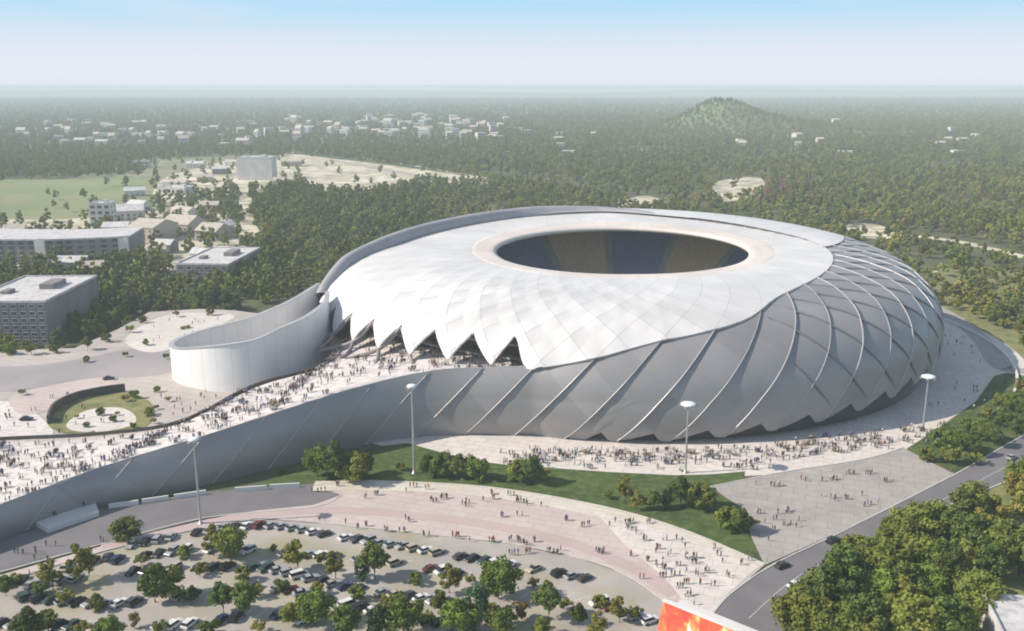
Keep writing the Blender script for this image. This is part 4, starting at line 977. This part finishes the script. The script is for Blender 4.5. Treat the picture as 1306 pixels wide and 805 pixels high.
ROWS = [('the top row along the kerb', [(168, 697), (262, 679), (345, 672), (430, 686), (510, 698), (600, 714), (700, 731), (775, 745)], .85),
        ('the second row', [(150, 716), (250, 703), (340, 706), (430, 712), (520, 722), (600, 738)], .62),
        ('the third row', [(40, 748), (150, 733), (250, 726), (340, 727), (430, 748), (555, 768), (640, 785)], .78),
        ('the fourth row between trees', [(35, 764), (140, 772), (250, 760), (350, 752), (420, 768), (520, 790), (600, 800)], .75),
        ('the lowest row of the car park', [(0, 798), (120, 800), (240, 798), (340, 785), (420, 800)], .72),
        ('the short row by the hoarding', [(660, 760), (740, 765), (800, 785), (850, 800)], .4),
        ('the short row by the ramp road', [(-10, 752), (40, 738), (90, 724), (140, 712)], .5)]
NC = 0; bays = []
for nm, line, occ in ROWS:
    w = smooth_line([P(u, v, .1) for u, v in line], 12); d = 0; nxt = 0; cnt = {}
    for i in range(len(w) - 1):
        seg = math.hypot(w[i + 1][0] - w[i][0], w[i + 1][1] - w[i][1]); ang = math.atan2(w[i + 1][1] - w[i][1], w[i + 1][0] - w[i][0])
        while nxt < d + seg:
            t = (nxt - d) / seg; x = w[i][0] + (w[i + 1][0] - w[i][0]) * t; y = w[i][1] + (w[i + 1][1] - w[i][1]) * t; nxt += 3.35
            if g.random() < .75: bays.append((x, y, ang + math.radians(58)))
            if g.random() > occ: continue
            if any((x - a) ** 2 + (y - b) ** 2 < 3.2 for a, b in TREES[:60]): continue
            c = g.choice(colnames); k = g.choice([0, 0, 1, 1, 2] if c == 'white' else [0, 0, 1]); cnt[(c, k)] = cnt.get((c, k), 0) + 1
            car(x, y, .12, ang + math.radians(58) + g.uniform(-.05, .05) + (PI if g.random() < .3 else 0), c, k, '%s %s %s parked in %s' % (WORDS[cnt[(c, k)] - 1], c, ['saloon car', 'estate car', 'van'][k], nm), 'cars parked in the car park'); NC += 1
        d += seg
mb = MB()
for (x, y, a) in bays:
    cx_, cy_ = x + math.cos(a + PI / 2) * 1.55, y + math.sin(a + PI / 2) * 1.55; dx, dy = math.cos(a) * 2.5, math.sin(a) * 2.5; nx, ny = -math.sin(a) * .07, math.cos(a) * .07
    mb.add([(cx_ - dx - nx, cy_ - dy - ny, .115), (cx_ + dx - nx, cy_ + dy - ny, .115), (cx_ + dx + nx, cy_ + dy + ny, .115), (cx_ - dx + nx, cy_ - dy + ny, .115)], [(0, 1, 2, 3)])
tag(mb.build('bay_marking', M['white_line']), kind='structure')
for (u, v, c, k, rz, lb) in [(1063, 692, 'black', 1, .62, 'black car driving up the diagonal road beside the forecourt corner'), (997, 723, 'dark grey', 0, .6, 'dark grey car on the diagonal road at the promenade end'), (1014, 748, 'white', 0, .6, 'white car at the lower kerb of the diagonal road by the grove'),
                          (1158, 668, 'white', 1, .6, 'white estate car half hidden by the grove along the diagonal road'), (1290, 585, 'silver', 0, .62, 'silver car far up the diagonal road by the lawn')]:
    x, y = P(u, v, .3); car(x, y, .3, rz, c, k, lb, 'cars driving on the diagonal road')
for (u, v, c, k, rz, lb) in [(34, 536, 'black', 0, .1, 'black car on the terrace paving beside the curved dark wall'), (139, 484, 'dark grey', 0, .3, 'dark grey car on the terrace road above the sunken garden')]:
    x, y = P(u, v, 8.1); car(x, y, 8.1, rz, c, k, lb, 'cars on the terrace')

# ------------------------------------------------------------------ people
def person_mesh(pose, cname):
    st = pose
    V = [(0, 0, .95), (0, 0, 1.12), (0, 0, 1.34), (0, 0, 1.47), (.01, 0, 1.56), (.02, 0, 1.70)]; R_ = [.125, .12, .135, .065, .075, .085]; E = [(0, 1), (1, 2), (2, 3), (3, 4), (4, 5)]
    for s in (-1, 1):
        k = st[0] * s; n = len(V)
        V += [(0, s * .09, .90), (.12 * k + .04 * abs(k), s * .10, .50), (.22 * k - .05 * abs(k), s * .10, .09), (.22 * k + .13, s * .11, .04)]; R_ += [.095, .065, .042, .038]; E += [(0, n), (n, n + 1), (n + 1, n + 2), (n + 2, n + 3)]
        n = len(V); ka = -k
        V += [(0, s * .19, 1.38), (.08 * ka - .02, s * .24, 1.12), (.18 * ka + st[1], s * .23, .88 + st[2]), (.2 * ka + st[1] * 1.2, s * .22, .80 + st[2])]; R_ += [.055, .045, .034, .03]; E += [(2, n), (n, n + 1), (n + 1, n + 2), (n + 2, n + 3)]
    me = bpy.data.meshes.new('tmp'); me.from_pydata(V, E, []); o = bpy.data.objects.new('tmp', me); col.objects.link(o)
    md = o.modifiers.new('s', 'SKIN'); sv = me.skin_vertices[0].data
    for i, r in enumerate(R_): sv[i].radius = (r, r)
    sv[0].use_root = True
    o.modifiers.new('d', 'SUBSURF').levels = 1
    dg = bpy.context.evaluated_depsgraph_get(); out = bpy.data.meshes.new_from_object(o.evaluated_get(dg)); out.name = 'person'
    bpy.data.objects.remove(o); out.materials.clear(); top, leg = CLOTH[cname]
    for m in (CM[cname][0], CM[cname][1], M['skin'], M['hair'], M['tyre']): out.materials.append(m)
    for p in out.polygons:
        x, y, z = p.center; p.use_smooth = True
        p.material_index = 4 if z < .08 else 1 if z < .93 and abs(y) < .185 else 0 if z < 1.46 and not (abs(y) > .17 and z < .92) else 3 if z > 1.66 or (z > 1.56 and x < -.03) else 2
    return out
CM = {k: (mat('jacket_' + k, a, .9, var=tuple(c * .8 for c in a), scale=4), mat('trousers_' + k, b, .9, var=tuple(c * .7 for c in b), scale=4)) for k, (a, b) in CLOTH.items()}
POSES = [(1.0, 0, 0), (-.7, .02, .02), (.15, .1, .18), (.5, 0, .05)]
PM = {}
for cn in CLOTH:
    for i, ps in enumerate(POSES): PM[(cn, i)] = person_mesh(ps, cn)
crowd = []     # (x, y, z, cloth, zone)
g = random.Random(77)
def group_at(x, y, z, zone, n, cl=None, spread=1.1):
    for i in range(n):
        xx, yy = x + g.gauss(0, spread * .5), y + g.gauss(0, spread * .4)
        zz = z(xx, yy) if callable(z) else z
        if zz is None: continue
        crowd.append((xx, yy, zz, cl or g.choice(['dark', 'dark', 'dark', 'grey', 'blue', 'white', 'beige', 'red']), zone))
prom_px = [(397, 627), (413, 627), (430, 620), (481, 632), (515, 626), (547, 624), (551, 640), (563, 636), (594, 646), (611, 639), (631, 636), (652, 632), (658, 637), (668, 643), (690, 646), (662, 658), (723, 664), (750, 670), (775, 671), (782, 668), (802, 674), (805, 668), (810, 677),
           (825, 690), (833, 707), (842, 716), (845, 736), (820, 738), (763, 705), (803, 708), (716, 703), (698, 704), (675, 706), (655, 690), (663, 691), (670, 694), (628, 691), (600, 690), (580, 684), (543, 683), (515, 678), (520, 665), (467, 671), (443, 668), (407, 666)]
g2 = random.Random(8); prom_px += [(u + g2.uniform(-25, 25), v + g2.uniform(-4, 4)) for u, v in prom_px if 440 < u < 820][::2]
for u, v in prom_px: group_at(*P(u, v, .33), .33, 'on the curved pink promenade', g.choice([1, 2, 3, 3, 4]), g.choice(['dark', 'dark', 'grey', 'blue', 'dark', 'red']))
end_px = [(871, 700), (875, 712), (888, 712), (885, 719), (880, 731), (890, 734), (918, 710), (926, 718), (943, 720), (960, 716), (910, 748), (898, 730), (860, 735), (865, 722), (838, 700), (850, 690), (862, 688), (835, 722), (848, 726), (876, 745), (866, 750), (905, 728), (930, 735), (826, 716), (895, 745), (880, 760), (888, 772), (851, 708), (908, 700), (868, 694)]
for u, v in end_px: group_at(*P(u, v, .34), .34, 'on the white promenade end', g.choice([1, 2, 2, 3, 4]))
fore_px = [(963, 618), (985, 621), (992, 620), (1028, 613), (1050, 614), (1058, 613), (1064, 612), (1076, 604), (1082, 605), (1090, 604), (1106, 604), (1112, 605), (1126, 615), (1132, 614), (1140, 613), (1049, 634), (1063, 636), (1065, 640), (1079, 637), (1094, 632), (1105, 646), (1110, 645), (1119, 642), (997, 655), (1003, 653), (1007, 651), (1019, 663), (1000, 670), (985, 676), (975, 668), (970, 655), (1012, 672), (990, 664), (980, 690)]
for u, v in fore_px: group_at(*P(u, v, .26), .26, 'on the grey forecourt by the road', g.choice([1, 2, 3]))
for i in range(380):
    u = g.uniform(640, 1205); t = (u - 640) / 565; v = g.triangular(572, 602, 578) if u < 980 else g.triangular(556, 590, 568) - (u - 980) * .10 + 4
    x, y = P(u, v, .17)
    if math.hypot(x - CX, y - CY) < 151: continue
    group_at(x, y, .17, 'on the pale plaza below the shell', g.choice([1, 2, 3, 5]), g.choice([None, 'white', 'dark', 'white', 'grey', 'blue', 'beige']))
for i in range(30):
    a = math.radians(g.uniform(-45, 5)); r = g.uniform(152, 176); group_at(CX + r * math.cos(a), CY + r * math.sin(a), .17, 'in the shade on the curving plaza', g.choice([1, 2]))
deckf = lambda x, y: deck_z(x, y)
for i in range(620):
    k = g.random() ** .85; j = g.uniform(.06, .94); ii = k * (NA - 8) + 1; i0 = int(ii)
    a = FL[i0] * (1 - j) + BL[i0] * j
    if math.hypot(a[0] - CX, a[1] - CY) < 129: continue
    group_at(a[0], a[1], deckf, 'on the long ramp to the entrance', g.choice([1, 2, 3, 4, 7]), g.choice([None, 'white', 'dark', 'dark', 'grey', 'beige', 'blue']), 1.5)
for u, v in [(50, 650), (58, 648), (82, 636), (86, 640), (97, 630), (70, 652), (104, 640)]: group_at(*P(u, v + 6, 1.7), 1.7, 'on the white landing block below the ramp', 2)
for i in range(26): group_at(*P(g.uniform(190, 320), g.uniform(500, 535), 8.05), 8.05, 'on the terrace before the curled wing wall', g.choice([1, 2]))
for i in range(22): group_at(*P(g.uniform(0, 130), g.uniform(500, 560), 8.12), 8.12, 'on the terrace around the sunken garden', g.choice([1, 2]))
for i in range(14): group_at(*P(g.uniform(170, 290), g.uniform(405, 440), 8.07), 8.07, 'on the far terrace paving', 1)
for i in range(14): group_at(*P(g.uniform(10, 150), g.uniform(690, 735), .3), .3, 'beside the road under the ramp', 1)
# keep people off the cars and out of the lawn trees, sort by distance
crowd = [c for c in crowd if c[1] > 30]
crowd.sort(key=lambda c: c[0] ** 2 + c[1] ** 2 + (c[2] - CAMZ) ** 2)
NIND = 296
DESC = {'dark': 'in dark clothes', 'white': 'in a white top', 'red': 'in a red top', 'blue': 'in a blue jacket', 'beige': 'in a beige coat', 'grey': 'in grey clothes'}
for i, (x, y, z, c, zone) in enumerate(crowd[:NIND]):
    pi = g.randrange(4); o = link('person', PM[(c, pi)]); o.location = (x, y, z); o.rotation_euler = (0, 0, g.uniform(0, 6.28)); s = g.uniform(1.02, 1.14); o.scale = (s, s, s)
    tag(o, 'person %s %s %s' % (DESC[c], ['striding', 'stepping out', 'standing', 'strolling'][pi], zone), 'person', 'people %s, %s' % (DESC[c], zone))
pc = bpy.data.collections.new('crowd_sources'); order = []
for (c, i), me in sorted(PM.items()):
    o = bpy.data.objects.new('person_source', me); pc.objects.link(o); order.append(c)
rest = crowd[NIND:]; names = sorted([(o.name, o) for o in pc.objects]); idx = {}
byc = {}
for i, (nm, o) in enumerate(names):
    cn = [k for k, m in PM.items() if m == o.data][0][0]; byc.setdefault(cn, []).append(i)
scatter('crowd', [(x, y, z) for x, y, z, c, zn in rest], pc, len(names), [g.choice(byc[c]) for x, y, z, c, zn in rest], [g.uniform(1.0, 1.12) for _ in rest])
print('CARS', NC, 'PEOPLE', len(crowd))

# ------------------------------------------------------------------ light masts
def mast(x, y, h, label, z=.2, hs=1.0):
    o = empty('light_mast', (x, y, z)); tag(o, label, 'light mast', 'tall masts lighting the plaza')
    mb = MB(); mb.lathe([(.75, 0), (.75, .25), (.42, .3), (.36, 2), (.22, h - .6), (.22, h)], 12); mb.build('pole', M['pole'], o, True)
    mb = MB(); mb.lathe([(r_ * hs, z_) for r_, z_ in [(0, h + .5), (1.2, h + .7), (2.2, h + .5), (2.5, h + .15), (2.2, h - .15), (1.0, h - .35), (.2, h - .3)]], 20); mb.build('lamp_head', M['lamp'], o, True)
    for k in range(6):
        a = 2 * PI * k / 6; mb = MB(); c = (math.cos(a) * 2.3 * hs, math.sin(a) * 2.3 * hs, h - .3); mb.box(c, (1.1, .8, .35), a); mb.build('floodlight', M['rim'], o)
for u, v, vt, lb in [(874, 603, 515, 'slim grey light mast with white disc head standing above the wedge trees'), (1177, 548, 480, 'light mast with white disc head in the shade of the stadium curve'),
                     (528, 604, 492, 'slender light mast rising in front of the ramp wall above the grass'), (256, 668, 560, 'thin light mast at the promenade kerb below the ramp wall')]:
    x, y = P(u, v, .2); t = (vt - 402.5); b = -t / FPX; sl = (-math.sin(PITCH) + b * math.cos(PITCH)) / (math.cos(PITCH) + b * math.sin(PITCH)); mast(x, y, CAMZ + sl * y - .5, lb, .2, 1.0 if u > 800 else .62)

# ------------------------------------------------------------------ hoarding by the road
hm_ = bpy.data.materials.new('printed_banner'); hm_.use_nodes = True; nt = hm_.node_tree; n = nt.nodes; l = nt.links
tc = n.new('ShaderNodeTexCoord'); no = n.new('ShaderNodeTexNoise'); no.inputs['Scale'].default_value = .22; no.inputs['Detail'].default_value = 2; no.inputs['Distortion'].default_value = 1.2
cr = n.new('ShaderNodeValToRGB'); e = cr.color_ramp; e.elements[0].position = .36; e.elements[0].color = (.62, .05, .03, 1); e.elements[1].position = .74; e.elements[1].color = (.8, .72, .6, 1)
for p_, c_ in ((.46, (.75, .10, .04, 1)), (.56, (.78, .22, .06, 1)), (.64, (.8, .5, .2, 1))):
    q = e.elements.new(p_); q.color = c_
l.new(tc.outputs['Object'], no.inputs['Vector']); l.new(no.outputs[0], cr.inputs[0]); l.new(cr.outputs[0], n['Principled BSDF'].inputs['Base Color']); n['Principled BSDF'].inputs['Roughness'].default_value = .5
ax, ay = P(838, 806, .2); bx, by = P(985, 870, .2); L_ = math.hypot(bx - ax, by - ay); rz = math.atan2(by - ay, bx - ax)
o = empty('advertising_hoarding', (ax, ay, .3), rz); tag(o, 'long red and orange printed hoarding with white top beside the road end', 'hoarding')
mb = MB(); mb.add([(0, 0, .5), (L_, 0, .5), (L_, 2.2, 6.6), (0, 2.2, 6.6), (0, .4, .5), (L_, .4, .5), (L_, 2.6, 6.6), (0, 2.6, 6.6)], [(0, 1, 2, 3), (7, 6, 5, 4), (0, 3, 7, 4), (1, 5, 6, 2), (3, 2, 6, 7)]); mb.build('printed_panel', hm_, o)
mb = MB(); mb.box((L_ / 2, 2.55, 6.75), (L_ + .6, 1.1, .28)); mb.build('top_rail', M['wallwhite'], o)
for k in range(5):
    mb = MB(); mb.tube([(L_ * k / 4, 2.8, -.2), (L_ * k / 4, 2.7, 6.6)], .16, 8); mb.build('post', M['pole'], o)
o = empty('low_canopy', (ax, ay, .3), rz); tag(o, 'narrow white canopy roof running behind the red hoarding', 'canopy')
mb = MB(); mb.box((L_ / 2 + 1, 8.2, 3.4), (L_ + 2, 3.6, .25)); mb.build('roof', M['wallwhite'], o)
for k in range(7):
    mb = MB(); mb.tube([(L_ * k / 6 + .5, 8.2, -.2), (L_ * k / 6 + .5, 8.2, 3.3)], .12, 8); mb.build('post', M['pole'], o)

# ------------------------------------------------------------------ haze
mb = MB(); mb.box((0, 10200, 62), (28400, 21800, 126.5)); hz = mb.build('haze', [])
hm = bpy.data.materials.new('haze_air'); hm.use_nodes = True; hn = hm.node_tree.nodes; hn.clear()
ho = hn.new('ShaderNodeOutputMaterial'); hv = hn.new('ShaderNodeVolumePrincipled')
hv.inputs['Color'].default_value = HAZE_COLOR; hv.inputs['Density'].default_value = HAZE_DENSITY; hv.inputs['Anisotropy'].default_value = .0
hm.node_tree.links.new(hv.outputs[0], ho.inputs['Volume']); hz.data.materials.append(hm); tag(hz, kind='stuff')
